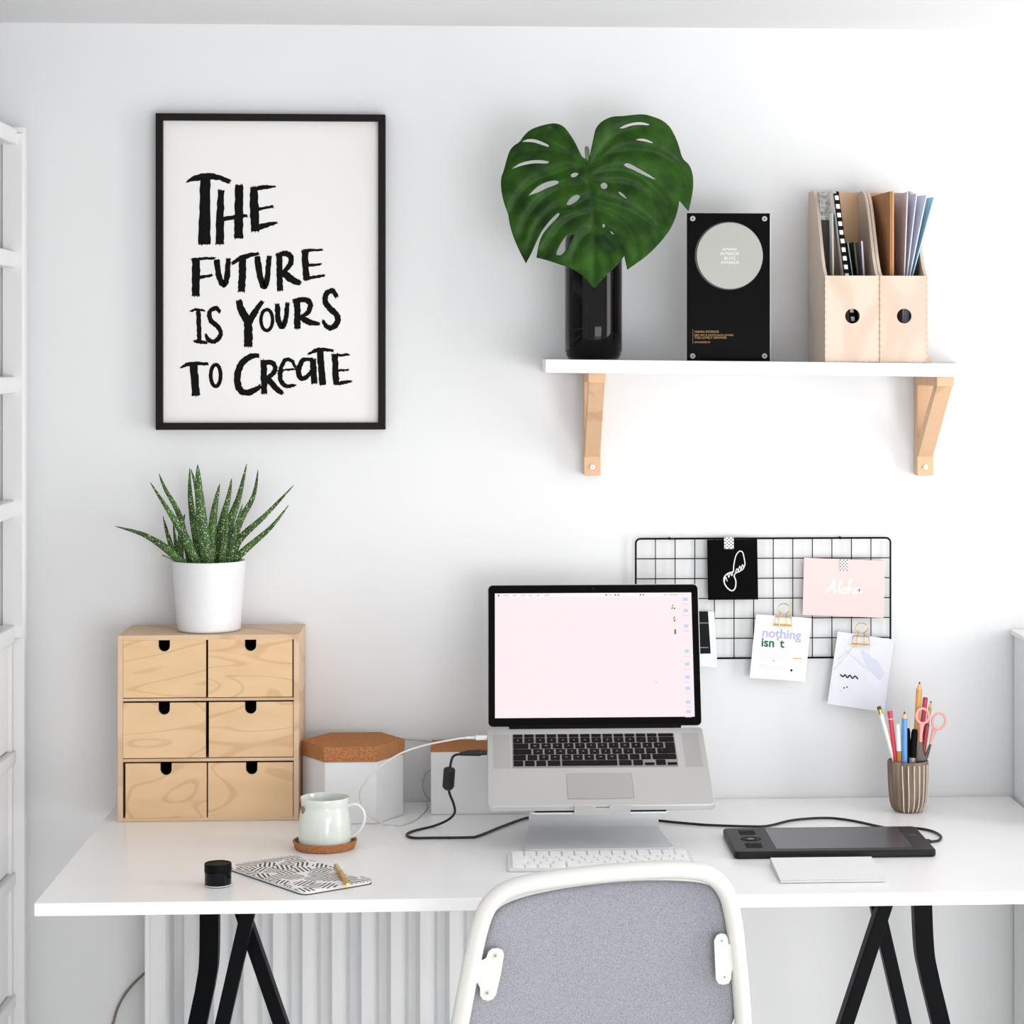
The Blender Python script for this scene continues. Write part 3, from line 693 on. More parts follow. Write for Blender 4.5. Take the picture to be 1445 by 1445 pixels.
solo('wooden_block', MB().box(f2[1]+.0006, f2[1]+.011, 3.93, 3.955, zz, zz+.011), M['pale'], 'tiny wooden block on the shelf against the right magazine file', 'block', bevel=.0005)

# ------------------------------------------------------------------ small chest of six drawers
c0 = D(166, 1160); c1 = D(421, 1158.5)
X0, X1, Y0, Y1 = c0.x, c1.x, 3.984, 4.134; Z0 = ZD+.0003; Z1 = P(290, 896, Y0).z; th = .0085
t = thing('drawer_chest', 'small birch plywood chest of six drawers standing left on the desk', 'drawers', ((X0+X1)/2, (Y0+Y1)/2, Z0))
ca = MB().box(X0, X0+th, Y0, Y1, Z0, Z1).box(X1-th, X1, Y0, Y1, Z0, Z1).box(X0+th, X1-th, Y0, Y1, Z1-th, Z1).box(X0+th, X1-th, Y0, Y1, Z0, Z0+th*.7).box(X0+th, X1-th, Y1-.004, Y1, Z0+th*.7, Z1-th)
rows = [(901, 984.5), (990, 1069.5), (1075.5, 1156.5)]
zr = [(P(290, a, Y0).z, P(290, b, Y0).z) for a, b in rows]
for k in (0, 1):
    ca.box(X0+th, X1-th, Y0+.0005, Y1-.004, zr[k+1][0]+.0012, zr[k][1]-.0008)
build('carcass', ca, M['birch2'], t, bevel=.0006)
xm = P(292.5, 1000, Y0).x
jit = [[.0, .0012], [.001, -.0012], [-.0006, .0005]]
gap = [[(.0005, .002), (.0012, .0022)], [(.0005, .0024), (.0022, .0008)], [(.0045, .001), (.001, .0012)]]
for r in range(3):
    for c in range(2):
        xa, xb = ((X0+th, xm-.0003), (xm+.0003, X1-th))[c]
        xa += gap[r][c][0]; xb -= gap[r][c][1]
        zb, zt = zr[r][1]+.0006, zr[r][0]-.0016; yf = Y0+.001-jit[r][c]
        hx = P((231.5, 353.5)[c], 900, Y0).x if r < 2 else P((234, 355)[c], 900, Y0).x
        nr = .0098; nd = .0105
        pl = [(xa, zb), (xb, zb), (xb, zt), (hx+nr, zt)]+[(hx+nr*cos(q), zt-nd-nr*sin(q)) for q in [k*pi/14 for k in range(15)]]+[(hx-nr, zt), (xa, zt)]
        d_ = thing('drawer', '', '')if False else None
        fm = MB().prism(pl, lambda a, b, c_: (a, c_, b), yf, yf+.007)
        dr_ = build('drawer', fm, M['birch'], t, ang=25)
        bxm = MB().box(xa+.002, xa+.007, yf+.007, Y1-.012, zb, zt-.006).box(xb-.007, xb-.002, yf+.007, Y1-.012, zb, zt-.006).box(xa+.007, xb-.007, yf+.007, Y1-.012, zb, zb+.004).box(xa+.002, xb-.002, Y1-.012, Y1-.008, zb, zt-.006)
        build('drawer_box', bxm, mat('shade_ply', (88, 66, 46), .8) if r+c == 0 else bpy.data.materials['shade_ply'], dr_)  # drawer insides coloured dark to stand for the shade behind the notches
        rim = MB(); path = [(hx+nr, zt)]+[(hx+nr*cos(q), zt-nd-nr*sin(q)) for q in [k*pi/14 for k in range(15)]]+[(hx-nr, zt)]
        ou = [(hx+(a-hx)*1.12, zt-(zt-b)*1.07) for a, b in path]
        rim.add([(a, yf-.0002, b) for a, b in path]+[(a, yf-.0002, b) for a, b in ou], [(k, k+1, len(path)+k+1, len(path)+k) for k in range(len(path)-1)])
        build('notch_rim', rim, M['pale'], dr_)
        bk = MB().box(hx-.014, hx+.014, yf+.0075, yf+.009, zt-.03, zt+.0005); 

# ------------------------------------------------------------------ potted aloe
pc = Vector((P(295.5, 890, 4.055).x, 4.05, Z1+.0003))
t = thing('potted_aloe', 'speckled aloe plant in a white ribbed pot, on top of the drawer chest', 'plant', pc)
ph = .1195; pr_ = []
for k in range(25):
    s = k/24; r = .0535+(.0625-.0535)*s; r += .0006*sin(s*60)*(.5+.5*sin(s*17)) if 0 < k < 23 else 0
    if k == 0: pr_ += [(.001, 0), (r-.003, 0)]
    pr_.append((r, ph*s if k else .002))
pr_ += [(.0615, ph+.001), (.0595, ph+.0005), (.0585, ph-.004), (.0580, ph-.012)]
build('pot', MB().lathe(pr_, pc, 56), M['pot'], t, ang=60)
build('soil', MB().lathe([(.001, ph-.007), (.03, ph-.006), (.0585, ph-.009), (.0582, ph-.0115), (.001, ph-.0115)], pc, 32), M['soil'], t)
la = lambda a, b, Y: P(150+a/4.817, 640+b/4.817, Y)
AL = [([(510,740),(400,640),(250,550),(60,494)], 62, -.02), ([(475,735),(420,560),(385,425)], 42, .02), ([(490,735),(470,600),(455,468)], 34, .03), ([(612,740),(530,560),(430,400),(298,195)], 70, -.03),
 ([(570,740),(500,430),(400,240),(357,135)], 46, .01), ([(500,740),(510,520),(534,410)], 52, .025), ([(640,740),(590,450),(568,250),(568,95)], 58, .02), ([(692,740),(652,480),(627,200),(622,72)], 92, -.035),
 ([(640,740),(620,300),(575,105)], 46, .03), ([(708,740),(730,420),(771,205)], 74, -.02), ([(742,740),(780,500),(830,300),(852,168)], 66, .01), ([(785,740),(830,500),(900,300),(955,68)], 80, .02),
 ([(832,740),(870,550),(926,345)], 56, -.03), ([(785,740),(808,560),(825,400)], 58, -.03), ([(820,740),(900,480),(1000,290),(1032,108)], 60, .03), ([(850,740),(900,590),(1080,420),(1275,215)], 64, 0), ([(850,742),(960,640),(1120,500),(1240,350)], 56, -.02),
 ([(655,742),(620,660),(598,590)], 30, -.01), ([(730,742),(700,640),(690,500)], 60, .03)]
for q, wd, dy in AL:
    s = smooth([(a, b, 0) for a, b in q], 8); n = len(s)
    ln = (Vector(q[-1])-Vector(q[0])).length
    pts3 = []
    for k, p in enumerate(s):
        u = k/(n-1); yy = pc.y+dy*(.5+.5*u)*1.0-.005
        pts3.append(la(p.x, p.y, yy))
    pts3[0].z = max(pts3[0].z-.004, pc.z+ph-.0085)
    rr = [wd/2/4.817/814*(1-.12*k/(n-1)-.86*(k/(n-1))**1.7) + .0002 for k in range(n)]
    build('leaf', MB().tube(pts3, rr, 10, sq=.45, up=(0, -1, 0.01)), M['aloe'], t, ang=60)
build('dry_leaf', MB().tube(smooth([la(480, 744, pc.y-.02), la(430, 712, pc.y-.03), la(378, 690, pc.y-.03)]), [.0012]*16+[.0006], 6), M['aloedry'], t)

# ------------------------------------------------------------------ cork lidded hexagonal canister and box
s_ = .0885; hc = Vector((X1+.0008+s_*1.005, 4.019, ZD+.0003))
hexa = lambda r: [(hc.x+r*cos(k*pi/3), hc.y+r*sin(k*pi/3)) for k in range(6)]
zl = P(495, 1075.5, 3.942).z; zt = P(495, 1054, 3.942).z
t = thing('canister', 'white hexagonal canister with a thick cork lid, right of the drawer chest', 'canister', hc)
build('body', MB().prism(hexa(s_*.97), lambda a, b, c: (a, b, c), hc.z, zl), M['white_matte'], t, bevel=.0012)
build('lid', MB().prism(hexa(s_), lambda a, b, c: (a, b, c), zl, zt), M['cork'], t, bevel=.001)
b0 = D(607.5, 1150); bx1 = b0.x+.19; bzt = P(640, 1056.5, b0.y).z
t = thing('storage_box', 'white box with a flat cork lid standing behind the laptop', 'box', (b0.x+.09, b0.y+.05, ZD+.0003))
build('body', MB().box(b0.x+.0006, bx1, b0.y+.0006, 4.112, ZD+.0003, bzt-.0055), M['white_matte'], t, bevel=.001)
build('lid', MB().box(b0.x, bx1+.0006, b0.y, 4.1125, bzt-.0055, bzt), M['cork'], t, bevel=.0006)

# ------------------------------------------------------------------ mug on cork coaster
cc = D(458, 1198); cc = Vector((cc.x, D(458, 1206).y+.050, ZD+.0003))
co = MB().lathe([(.001, 0), (.0455, 0), (.0475, .001), (.0515, .0125), (.0508, .0132), (.0480, .0132), (.0462, .007), (.001, .0068)], cc, 56)
solo('coaster', co, M['cork'], 'round raised-rim cork coaster under the white mug', 'coaster', cc, ang=30)
mc = cc+Vector((0, 0, .0071)); 
t = thing('mug', 'pale glazed ceramic mug standing on the round cork coaster', 'mug', mc)
mp_ = [(.001, 0), (.038, 0), (.0412, .002), (.0422, .006), (.0420, .02), (.0408, .04), (.0390, .054), (.0375, .0585), (.0374, .062), (.0382, .068), (.0392, .0735), (.0388, .0748), (.0374, .0745), (.0360, .068), (.0352, .0585), (.0385, .04), (.039, .01), (.001, .006)]
build('body', MB().lathe(mp_, mc, 64), M['ceramic'], t, ang=60)
hp = [(.0365, .0605), (.050, .0625), (.0605, .054), (.0635, .040), (.058, .025), (.048, .014), (.0405, .0105)]
build('handle', MB().tube(smooth([(mc.x+a, mc.y-.004, mc.z+b) for a, b in hp]), .0042, 12, sq=.7, up=(0, 0, 1)), M['ceramic'], t)
q = math.radians(212)
mk = MB(); mn = Vector((cos(q), sin(q), 0)); mt = Vector((-sin(q), cos(q), 0))
mk.poly([mc+mn*.0386+Vector((0, 0, .058))+mt*(.004*cos(k*pi/8))+Vector((0, 0, .006*sin(k*pi/8)))+mn*(.0006+.0008) for k in range(16)])
build('maker_mark', mk, mat('brown_mark', (150, 108, 84), .6), t, solid=.0008)

# ------------------------------------------------------------------ ink bottle, notebook, pen
ic = D(305.5, 1254); ic = Vector((ic.x, ic.y+.0195, ZD+.0003))
t = thing('ink_bottle', 'small round black ink bottle near the front left of the desk', 'bottle', ic)
build('glass', MB().lathe([(.001, 0), (.0185, 0), (.0196, .001), (.0197, .003), (.0197, .021), (.001, .021)], ic, 40), M['black_gloss'], t, ang=50)
build('base_ring', MB().lathe([(.0190, .0004), (.0200, .0008), (.0200, .0026), (.0190, .003)], ic, 40), mat('clear_base', (190, 188, 184), .1, spec=.8), t)
build('cap', MB().lathe([(.001, .0205), (.0199, .0205), (.0201, .022), (.0201, .0325), (.0195, .0337), (.0175, .0337), (.0165, .0328), (.001, .0328)], ic, 40), M['black'], t, ang=40)
hN = .0055
nl, nt2, nrt, nf = D(327, 1224.5, hN), D(408, 1204, hN), D(529, 1242, hN), D(428, 1259, hN)
# an exact parallelogram close to the four seen corners
ctr = (nl+nt2+nrt+nf)/4; ua = ((nrt-nt2)+(nf-nl))/4; vb = ((nt2-nl)+(nrt-nf))/4
ang_ = math.atan2(ua.y, ua.x); lu, lv = ua.length, abs(Vector((-sin(ang_), cos(ang_), 0)).dot(vb))
t = thing('notebook', 'notebook with black and white brush-stroke cover, lying between ink bottle and mug', 'notebook', (ctr.x, ctr.y, ZD+.0003), ang_)
nb = rrect(-lu, lu, -lv, lv, .012)
nf3 = lambda a, b, c: (a, b, c)
build('back_cover', MB().prism(nb, nf3, 0, .0008), M['black'], t, local=True)
build('pages', MB().prism(rrect(-lu+.0012, lu-.0012, -lv+.0012, lv-.0012, .011), nf3, .0008, .0047), M['paper'], t, local=True)
build('front_cover', MB().prism(nb, nf3, .0047, .0055), M['brush'], t, local=True)
pa, pb = D(473.5, 1219.5, .0105), D(491, 1247.5, .0105); pa.z = pb.z = ZD+.0003+.0055+.0038
dv = (pb-pa)
t = thing('pen', 'slim golden pen lying on the patterned notebook', 'pen', (pa+pb)/2-Vector((0, 0, .0038)))
build('barrel', MB().tube([pa+dv*.45, pa+dv*.95, pa+dv], [.0037, .0037, .0026], 16), M['gold'], t)
build('cap', MB().tube([pa, pa+dv*.03, pa+dv*.05, pa+dv*.43, pa+dv*.45], [.0022, .0033, .0036, .0036, .0034], 16), M['gold'], t)
build('ring', MB().tube([pa+dv*.44, pa+dv*.47], .0039, 16), mat('gold_dark', (150, 108, 48), .3, metal=.9), t)

# ------------------------------------------------------------------ laptop stand
hinge = P(688, 1030, 3.9256); HX, HY, HZ = hinge.x, hinge.y, ZD+.1625
al = math.radians(20.4); LW, LD, LT_ = .3615, .2475, .0105
def L(x, v, n): return Vector((HX+x, HY-v*cos(al)-n*sin(al), HZ-v*sin(al)+n*cos(al)))    # n along the base's upward normal
t = thing('laptop_stand', 'bent aluminium laptop stand under the open laptop', 'laptop stand', (HX+.18, 3.82, ZD))
TK = .0045
d0 = D(740, 1203); d1 = D(952, 1201); k0 = D(746.5, 1174); k1 = D(931, 1174)
base = [(d0.x, d0.y+.012)]+[(d0.x+.012-.012*cos(q), d0.y+.012-.012*sin(q)) for q in [k*pi/12 for k in range(1, 7)]]
base += [(d1.x-.012+.012*sin(q), d0.y+.012-.012*cos(q)) for q in [k*pi/12 for k in range(0, 7)]]
base += [(k1.x, k0.y), (k0.x, k0.y)]
build('base_plate', MB().prism(base, lambda a, b, c: (a, b, c), ZD+.0006, ZD+.0006+TK), M['alu2'], t, bevel=.001)
mv = .135                                                            # where the neck meets the tray
pm = L(0, mv, -LT_-.0035)
npth = smooth([(k0.y-.004, ZD+.0029), (k0.y+.012, ZD+.0045), (k0.y+.022, ZD+.014), (k0.y+.0225, ZD+.035), (k0.y+.012, ZD+.065), (pm.y+.004, pm.z-.02), (pm.y, pm.z)], 6) if False else smooth([Vector((a, b, 0)) for a, b in [(k0.y-.004, ZD+.0029), (k0.y+.012, ZD+.0045), (k0.y+.022, ZD+.014), (k0.y+.0225, ZD+.035), (k0.y+.010, ZD+.065), (pm.y+.004, pm.z-.016), (pm.y, pm.z)]], 6)
nk = MB(); v = []
N_ = len(npth)
for i, p in enumerate(npth):
    tg = (npth[min(i+1, N_-1)]-npth[max(i-1, 0)]).normalized(); nx, ny = -tg.y, tg.x
    for s in (-1, 1):
        for xx in (k0.x, k1.x): v.append((xx, p.x+nx*s*TK/2, p.y+ny*s*TK/2))
f = [q for i in range(N_-1) for q in ((4*i, 4*i+1, 4*i+5, 4*i+4), (4*i+2, 4*i+6, 4*i+7, 4*i+3), (4*i, 4*i+4, 4*i+6, 4*i+2), (4*i+1, 4*i+3, 4*i+7, 4*i+5))]+[(0, 2, 3, 1), (4*N_-4, 4*N_-3, 4*N_-1, 4*N_-2)]
nk.add(v, f); build('neck', nk, M['alu2'], t, ang=50)
tx0, tx1 = .068, .288
tr = MB(); tr.prism(rrect(tx0, tx1, .02, LD+.0015, .008), lambda a, b, c: L(a, b, c), -LT_-.0050, -LT_-.0012); tray = build('tray', tr, M['alu2'], t, bevel=.0006)
for a, b in ((.075, .140), (.225, .283)): build('rubber_strip', MB().prism([(a, LD-.02), (b, LD-.02), (b, LD+.001), (a, LD+.001)], lambda p, q, c: L(p, q, c), -LT_-.0012, -LT_), M['black'], tray)
lx0, lx1 = .137, .226; lm = (lx0+lx1)/2
lip = [(lx0, -LT_-.005), (lx1, -LT_-.005), (lx1, .0035), (lm+.018, .0035), (lm+.0115, .0005), (lm+.0105, -.0035), (lm-.0105, -.0035), (lm-.0115, .0005), (lm-.018, .0035), (lx0, .0035)]
build('lip', MB().prism(lip, lambda a, b, c: L(a, c, b), LD+.0015, LD+.0045), M['alu'], t, bevel=.0005)

# ------------------------------------------------------------------ laptop
t = thing('laptop', 'open silver laptop with a black bezel and pale pink screen', 'laptop', L(LW/2, LD/2, -LT_))
bs = build('base', MB().prism(rrect(0, LW, .001, LD, .0085), L, -LT_, 0), M['alu'], t, bevel=.0018, seg=3)
kx0, kv0, U = .0425, .0238, .01865
build('keyboard_well', MB().prism(rrect(kx0-.0018, kx0+14.5*U+.0018-.003, kv0-.002, kv0+.1075, .002), L, .0001, .0003), mat('well_grey', (150, 150, 150), .5, metal=.4), t)
rowsk = [([1]*13+[1.5], .0085), ([1]*13+[1.5], .0157), ([1.5]+[1]*12+[1.0], .0157), ([1.75]+[1]*12, .0157), ([1.25]+[1]*11+[2.25], .0157), ([1, 1, 1, 1.25, 5, 1.25, 1], .0157)]
legs = ['', '§1234567890-=', ' QWERTYUIOP[]', ' ASDFGHJKL;\'\\', ' `ZXCVBNM,./', '']
lg = MB(); v = kv0
keyn = 0
for r, (ws_, h) in enumerate(rowsk):
    x = kx0
    for k, u in enumerate(ws_):
        hh = h
        if r == 2 and k == 13: hh = h*2+.0028; x += .25*U*0
        w_ = u*U-.0030
        if r == 2 and k == 13: w_ = 14.5*U-.003-(x-kx0)
        if r == 3 and k == 12: w_ = U-.003
        build('key', MB().prism(rrect(x, x+w_, v, v+hh, .0016, 3), L, .0003, .0013), M['black'], t)
        if r < len(legs) and k < len(legs[r]) and legs[r][k] != ' ':
            textmesh(lg, legs[r][k], .0048, lambda a, b, x=x, w_=w_, v=v, h=h: L(x+w_/2+a, v+h/2+.0017-b, .00145), align='CENTER')
        x += u*U
    if r == 5:
        for dx, dv_, hh in ((0, .0085, .0072), (1, 0, .0074), (1, .0085, .0072), (2, .0085, .0072)):
            build('key', MB().prism(rrect(x+dx*U, x+dx*U+U-.003, v+dv_, v+dv_+hh, .0014, 3), L, .0003, .0013), M['black'], t)
    v += h+.0029
build('key_legends', lg, mat('legend_white', (205, 205, 205), .6), t)
for xa in (.0095, LW-.0375): build('speaker_grille', MB().prism(rrect(xa, xa+.028, kv0-.002, kv0+.1075, .002), L, .0001, .00025), mat('grille_grey', (182, 182, 181), .5, metal=.5), t)
tp = MB().prism(rrect(.128, .233, .151, .2275, .003), L, .00005, .0004); tpo = build('trackpad', tp, mat('trackpad_alu', (186, 186, 186), .42, metal=.65), t)
rm = MB(); rw = rrect(.128, .233, .151, .2275, .003); rw2 = rrect(.1275, .2335, .1505, .228, .0034)
n = len(rw); rm.add([L(a, b, .00045) for a, b in rw]+[L(a, b, .00045) for a, b in rw2], [(k, (k+1) % n, n+(k+1) % n, n+k) for k in range(n)]); build('trackpad_groove', rm, M['groove'], tpo)
# lid: leans back 18.7 degrees from upright
be = math.radians(18.6); lz = .0035
O = L(0, .0005, .0005)
def LI(x, u, n): return O+Vector((x, u*sin(be)-n*cos(be), u*cos(be)+n*sin(be)))        # n towards the viewer
LH = .2455
lid = build('lid', MB().prism(rrect(0, LW, .001, LH, .0085), LI, -.005, .0005), M['alu'], t, bevel=.0012)
build('bezel', MB().prism(rrect(.0014, LW-.0014, .002, LH-.0014, .0075), LI, .0005, .0012), M['bezel'], t)
build('hinge', MB().prism([(.036, -.006), (LW-.036, -.006), (LW-.036, .005), (.036, .005)], LI, -.004, .0022), M['black'], t, bevel=.0008)
sx0, sx1, su0, su1 = .0125, LW-.0125, .0165, .2300
dm = mat('screen_pink', (255, 236, 240), .3, emit=.0)
dm.node_tree.nodes['Principled BSDF'].inputs['Base Color'].default_value = (.02, .02, .02, 1)
dm.node_tree.nodes['Principled BSDF'].inputs['Emission Color'].default_value = lin((255, 237, 241))+(1,)
dm.node_tree.nodes['Principled BSDF'].inputs['Emission Strength'].default_value = .89
def scr(name, rgb, e=.88):
    m = mat(name, rgb, .4, emit=e); m.node_tree.nodes['Principled BSDF'].inputs['Base Color'].default_value = (.02, .02, .02, 1); return m
dsp = build('display', MB().prism([(sx0, su0), (sx1, su0), (sx1, su1), (sx0, su1)], LI, .0012, .0015), dm, t)
ic_ = MB()
W_, H_ = sx1-sx0, su1-su0
def SF(a, b): return LI(sx0+a*W_, su1-b*H_, .0017)
def srect(a0, a1, b0, b1, mi): ic_.poly([SF(a0, b0), SF(a1, b0), SF(a1, b1), SF(a0, b1)], mi)
srect(0, 1, 0, .033, 0)
disc(ic_, .019, .017, .004, lambda a, b: SF(a, b)+Vector((0, -.0001, 0)), 2, ry=.008)
for a, b in ((.042, .07), (.09, .11), (.13, .155), (.17, .19), (.21, .225), (.25, .275)): ic_.poly([SF(x_, y_)+Vector((0, -.0001, 0)) for x_, y_ in ((a, .013), (b, .013), (b, .021), (a, .021))], 3)
for a in (.566, .588, .612, .628, .74, .755): disc(ic_, a, .017, .004, lambda p, q: SF(p, q)+Vector((0, -.0001, 0)), 2 if a != .588 else 3, ry=.006)
for a, b in ((.86, .875), (.885, .935), (.95, .958)): ic_.poly([SF(x_, y_)+Vector((0, -.0001, 0)) for x_, y_ in ((a, .013), (b, .013), (b, .021), (a, .021))], 3)
for b in (.055, .148, .273, .476, .58, .685, .775, .885, .96):
    srect(.957, .981, b-.013, b+.013, 1); srect(.953, .985, b+.036, b+.045, 4)
for b, k in ((.12, 0), (.215, 1), (.32, 2)):
    for j in range(5):
        disc(ic_, .906+random.uniform(-.008, .008), b+random.uniform(-.02, .02), .003+.0012*(k == 2), SF, 2, n=8, ry=.006)
disc(ic_, .81, .726, .0022, SF, 2, n=8, ry=.0035)
build('screen_icons', ic_, [scr('menu_bar_white', (255, 246, 250)), scr('icon_blue', (196, 216, 242)), scr('icon_dark', (70, 60, 72), .5), scr('icon_grey', (214, 196, 206)), scr('icon_pink', (250, 220, 232))], dsp)
build('camera_dot', MB().prism([(LW/2+.0012*cos(k*pi/6), LH-.0075+.0012*sin(k*pi/6)) for k in range(12)], LI, .0012, .00135), mat('lens_grey', (48, 48, 54), .2), t)

# ------------------------------------------------------------------ white desktop keyboard and trackpad
k0_ = D(716, 1207.5); k1_ = D(968, 1206.5); kb = D(715.5, 1237)
KW = .288; KX, KYB = k0_.x, min(k0_.y, d0.y-.003)
KD = .118
t = thing('keyboard', 'slim white desktop keyboard lying between the laptop stand and the chair', 'keyboard', (KX+KW/2, KYB-KD/2, ZD+.0003))
kbf = lambda a, b, c: Vector((KX+a, KYB-b, ZD+.0003+c))
build('body', MB().prism(rrect(0, KW, 0, KD, .004), kbf, 0, .0055), mat('keyboard_base', (222, 223, 225), .4), t, bevel=.001)
krow = [([1]*14, .0155), ([1]*13+[1.5-.5], .0155), ([1.5]+[1]*12+[.5+.0], .0155), ([1.75]+[1]*11+[1.25], .0155), ([1.25]+[1]*11+[1.75], .0155), ([1, 1, 1, 1.25, 5, 1.25, 1, 1, 1.5], .0155)]
uk = (KW-.012)/14.0; v = .006
for r, (ws_, h) in enumerate(krow):
    x = .006; tot = sum(ws_)
    for u in ws_:
        w_ = u*uk*14/tot
        build('key', MB().prism(rrect(x+.0013, x+w_-.0013, v, v+h, .0014, 3), kbf, .0055, .0078), M['keywhite'], t)
        x += w_
    v += h+.0028
ta, tb, tc_, td = D(1088, 1213, .009), D(1233, 1210.5, .008), D(1246, 1241.5, .004), D(1100, 1243, .004)
t = thing('trackpad', 'white square trackpad lying in front of the black drawing tablet', 'trackpad', ((ta.x+tb.x)/2, (ta.y+td.y)/2, ZD))
tw0, tw1 = (ta.x+td.x)/2, (tb.x+tc_.x)/2; ty1, ty0 = (ta.y+tb.y)/2, (tc_.y+td.y)/2
mb = MB().prism([(ty0, ZD+.0004), (ty1, ZD+.0004), (ty1+.004, ZD+.005), (ty1, ZD+.0105), (ty0, ZD+.0048)], lambda a, b, c: (c, a, b), tw0, tw1)
build('body', mb, mat('trackpad_side', (200, 200, 202), .35, metal=.3), t, bevel=.0008)
build('touch_surface', MB().add([(tw0+.0005, ty0+.0005, ZD+.0052), (tw1-.0005, ty0+.0005, ZD+.0052), (tw1-.0005, ty1-.0005, ZD+.0109), (tw0+.0005, ty1-.0005, ZD+.0109)], [(0, 1, 2, 3)]), M['white'], t, solid=.0004)

# ------------------------------------------------------------------ black drawing tablet
hT = .0115
TLt, TRt, BLt, BRt = D(1021.5, 1169.5, hT), D(1294, 1164.5, hT), D(1035, 1203, hT), D(1318, 1199, hT)
tx0_, tx1_ = (TLt.x+BLt.x)/2, (TRt.x+BRt.x)/2; ty1_, ty0_ = (TLt.y+TRt.y)/2, (BLt.y+BRt.y)/2
t = thing('drawing_tablet', 'black drawing tablet with side buttons lying on the right of the desk', 'graphics tablet', ((tx0_+tx1_)/2, (ty0_+ty1_)/2, ZD+.0003))
tf = lambda a, b, c: Vector((a, b, ZD+.0003+c))
m_tab = mat('tablet_black', (20, 20, 23), .45, spec=.25)
TD = ty1_-ty0_; TW = tx1_-tx0_
build('body', MB().prism(rrect(tx0_, tx1_, ty0_, ty1_, .010), tf, 0, hT), m_tab, t, bevel=.0032, seg=3)
ax0_, ax1_ = tx0_+.215*TW, tx0_+.895*TW
build('active_surface', MB().prism(rrect(ax0_, ax1_, ty0_+.035*TD+.012, ty1_-.008, .002), tf, hT, hT+.0003), mat('tablet_surface', (44, 44, 51), .25, spec=.5), t)
bxc = tx0_+.115*TW
for s in (-1, 1):
    cyb = ty0_+TD*(.5+.27*s)+.004
    build('button', MB().prism(rrect(bxc-.014, bxc+.012, cyb-.016, cyb-.001, .002), tf, hT, hT+.0007), M['black_matte'], t, bevel=.0003)
    build('button', MB().prism(rrect(bxc-.014, bxc+.012, cyb+.001, cyb+.016, .002), tf, hT, hT+.0007), M['black_matte'], t, bevel=.0003)
cyb = ty0_+TD*.5+.004
build('touch_ring', MB().lathe([(.008, 0), (.0085, .0008), (.0165, .0008), (.017, 0)], (bxc, cyb, ZD+.0003+hT), 36), M['black'], t)
build('ring_button', MB().lathe([(.001, 0), (.006, 0), (.006, .0006), (.001, .0006)], (bxc, cyb, ZD+.0003+hT), 24), M['groove'], t)
lgm = MB(); lc = tf(tx0_+.945*TW, ty0_+TD*.62, hT+.0001)
build('indicator_marks', MB().box(lc.x-.006, lc.x+.006, lc.y-.001, lc.y+.001, lc.z, lc.z+.0002), M['groove'], t)

# ------------------------------------------------------------------ cables on the desk
cr = .0021
def DK(px, py): p = D(px, py, cr); p.z = ZD+cr+.0004; return p
uy = L(0, .07, 0).y
up_ = L(0, .07, -.006)
path = [Vector((HX-.043, up_.y+.002, up_.z-.002)), P(640, 1067, 3.868), P(635.5, 1080, 3.87), P(633, 1098, 3.875), P(634, 1118, 3.88), P(640, 1134, 3.89), P(641.5, 1147, 3.90), P(632, 1157, 3.895), DK(612, 1166), DK(585, 1172.5), DK(574, 1178), DK(583, 1182.5), DK(615, 1182.5), DK(660, 1182), DK(675, 1180), DK(710, 1166), DK(748, 1153.5), DK(800, 1148.5), DK(870, 1150.5), DK(932, 1158.5), DK(985, 1163.5), DK(1010, 1165), DK(1060, 1166.5), DK(1085, 1165.5), DK(1120, 1157.5), DK(1165, 1154.5), DK(1200, 1158), DK(1238, 1166), DK(1262, 1170.5), DK(1290, 1169), DK(1313, 1172.5), DK(1327, 1179.5), DK(1325, 1186), DK(1314, 1188)]
t = thing('usb_cable', 'black USB cable with a ferrite bead running from laptop to drawing tablet', 'cable', DK(574, 1178)-Vector((0, 0, cr)))
build('cord', MB().tube(smooth(path, 8), cr, 10), M['cableblack'], t, ang=60)
build('plug', MB().tube([(HX-.0005, up_.y, up_.z), (HX-.010, up_.y, up_.z), (HX-.012, up_.y, up_.z), (HX-.032, up_.y+.001, up_.z-.0005), (HX-.046, up_.y+.002, up_.z-.002)], [.004, .0042, .0056, .0048, .003], 14), M['cableblack'], t)
build('ferrite_bead', MB().tube([P(634.5, 1083, 3.871), P(634.2, 1086, 3.871), P(632.5, 1110, 3.878), P(632.3, 1113.5, 3.879)], [.007, .0098, .0098, .0065], 16), M['cableblack'], t, bevel=.0008)
e0 = DK(1314, 1188); build('plug', MB().tube([e0+Vector((-.012, -.001, .001)), e0+Vector((-.004, 0, .0008)), e0], [.0038, .0036, .0024], 12), M['cableblack'], t)
wr_ = .0016
def DW(px, py): p = D(px, py, wr_); p.z = ZD+wr_+.0003; return p
w0 = L(0, .022, -.005)
t = thing('charging_cable', 'thin white cable looping from the laptop past the hexagonal canister', 'cable', DW(545, 1164)-Vector((0, 0, wr_)))
pth = [Vector((HX-.036, w0.y, w0.z)), P(640, 1043.5, 3.90), P(600, 1051.5, 3.895), P(566, 1063, 3.885), P(535, 1083, 3.875), P(513, 1107, 3.875), P(508, 1123, 3.88), P(513, 1141, 3.89), P(526, 1154, 3.90), DW(545, 1163.5), DW(565, 1164.5), DW(585, 1157), DW(598, 1146), DW(603, 1139), DW(603, 1134.5)]
build('cord', MB().tube(smooth(pth, 10), wr_, 8), M['cablewhite'], t, ang=60)
build('plug', MB().box(HX-.020, HX-.0004, w0.y-.006, w0.y+.006, w0.z-.0035, w0.z+.0035), M['white'], t, bevel=.001)
build('strain_relief', MB().tube([(HX-.020, w0.y, w0.z), (HX-.022, w0.y, w0.z), (HX-.036, w0.y, w0.z)], [.0024, .0024, .0019], 10), M['white'], t)
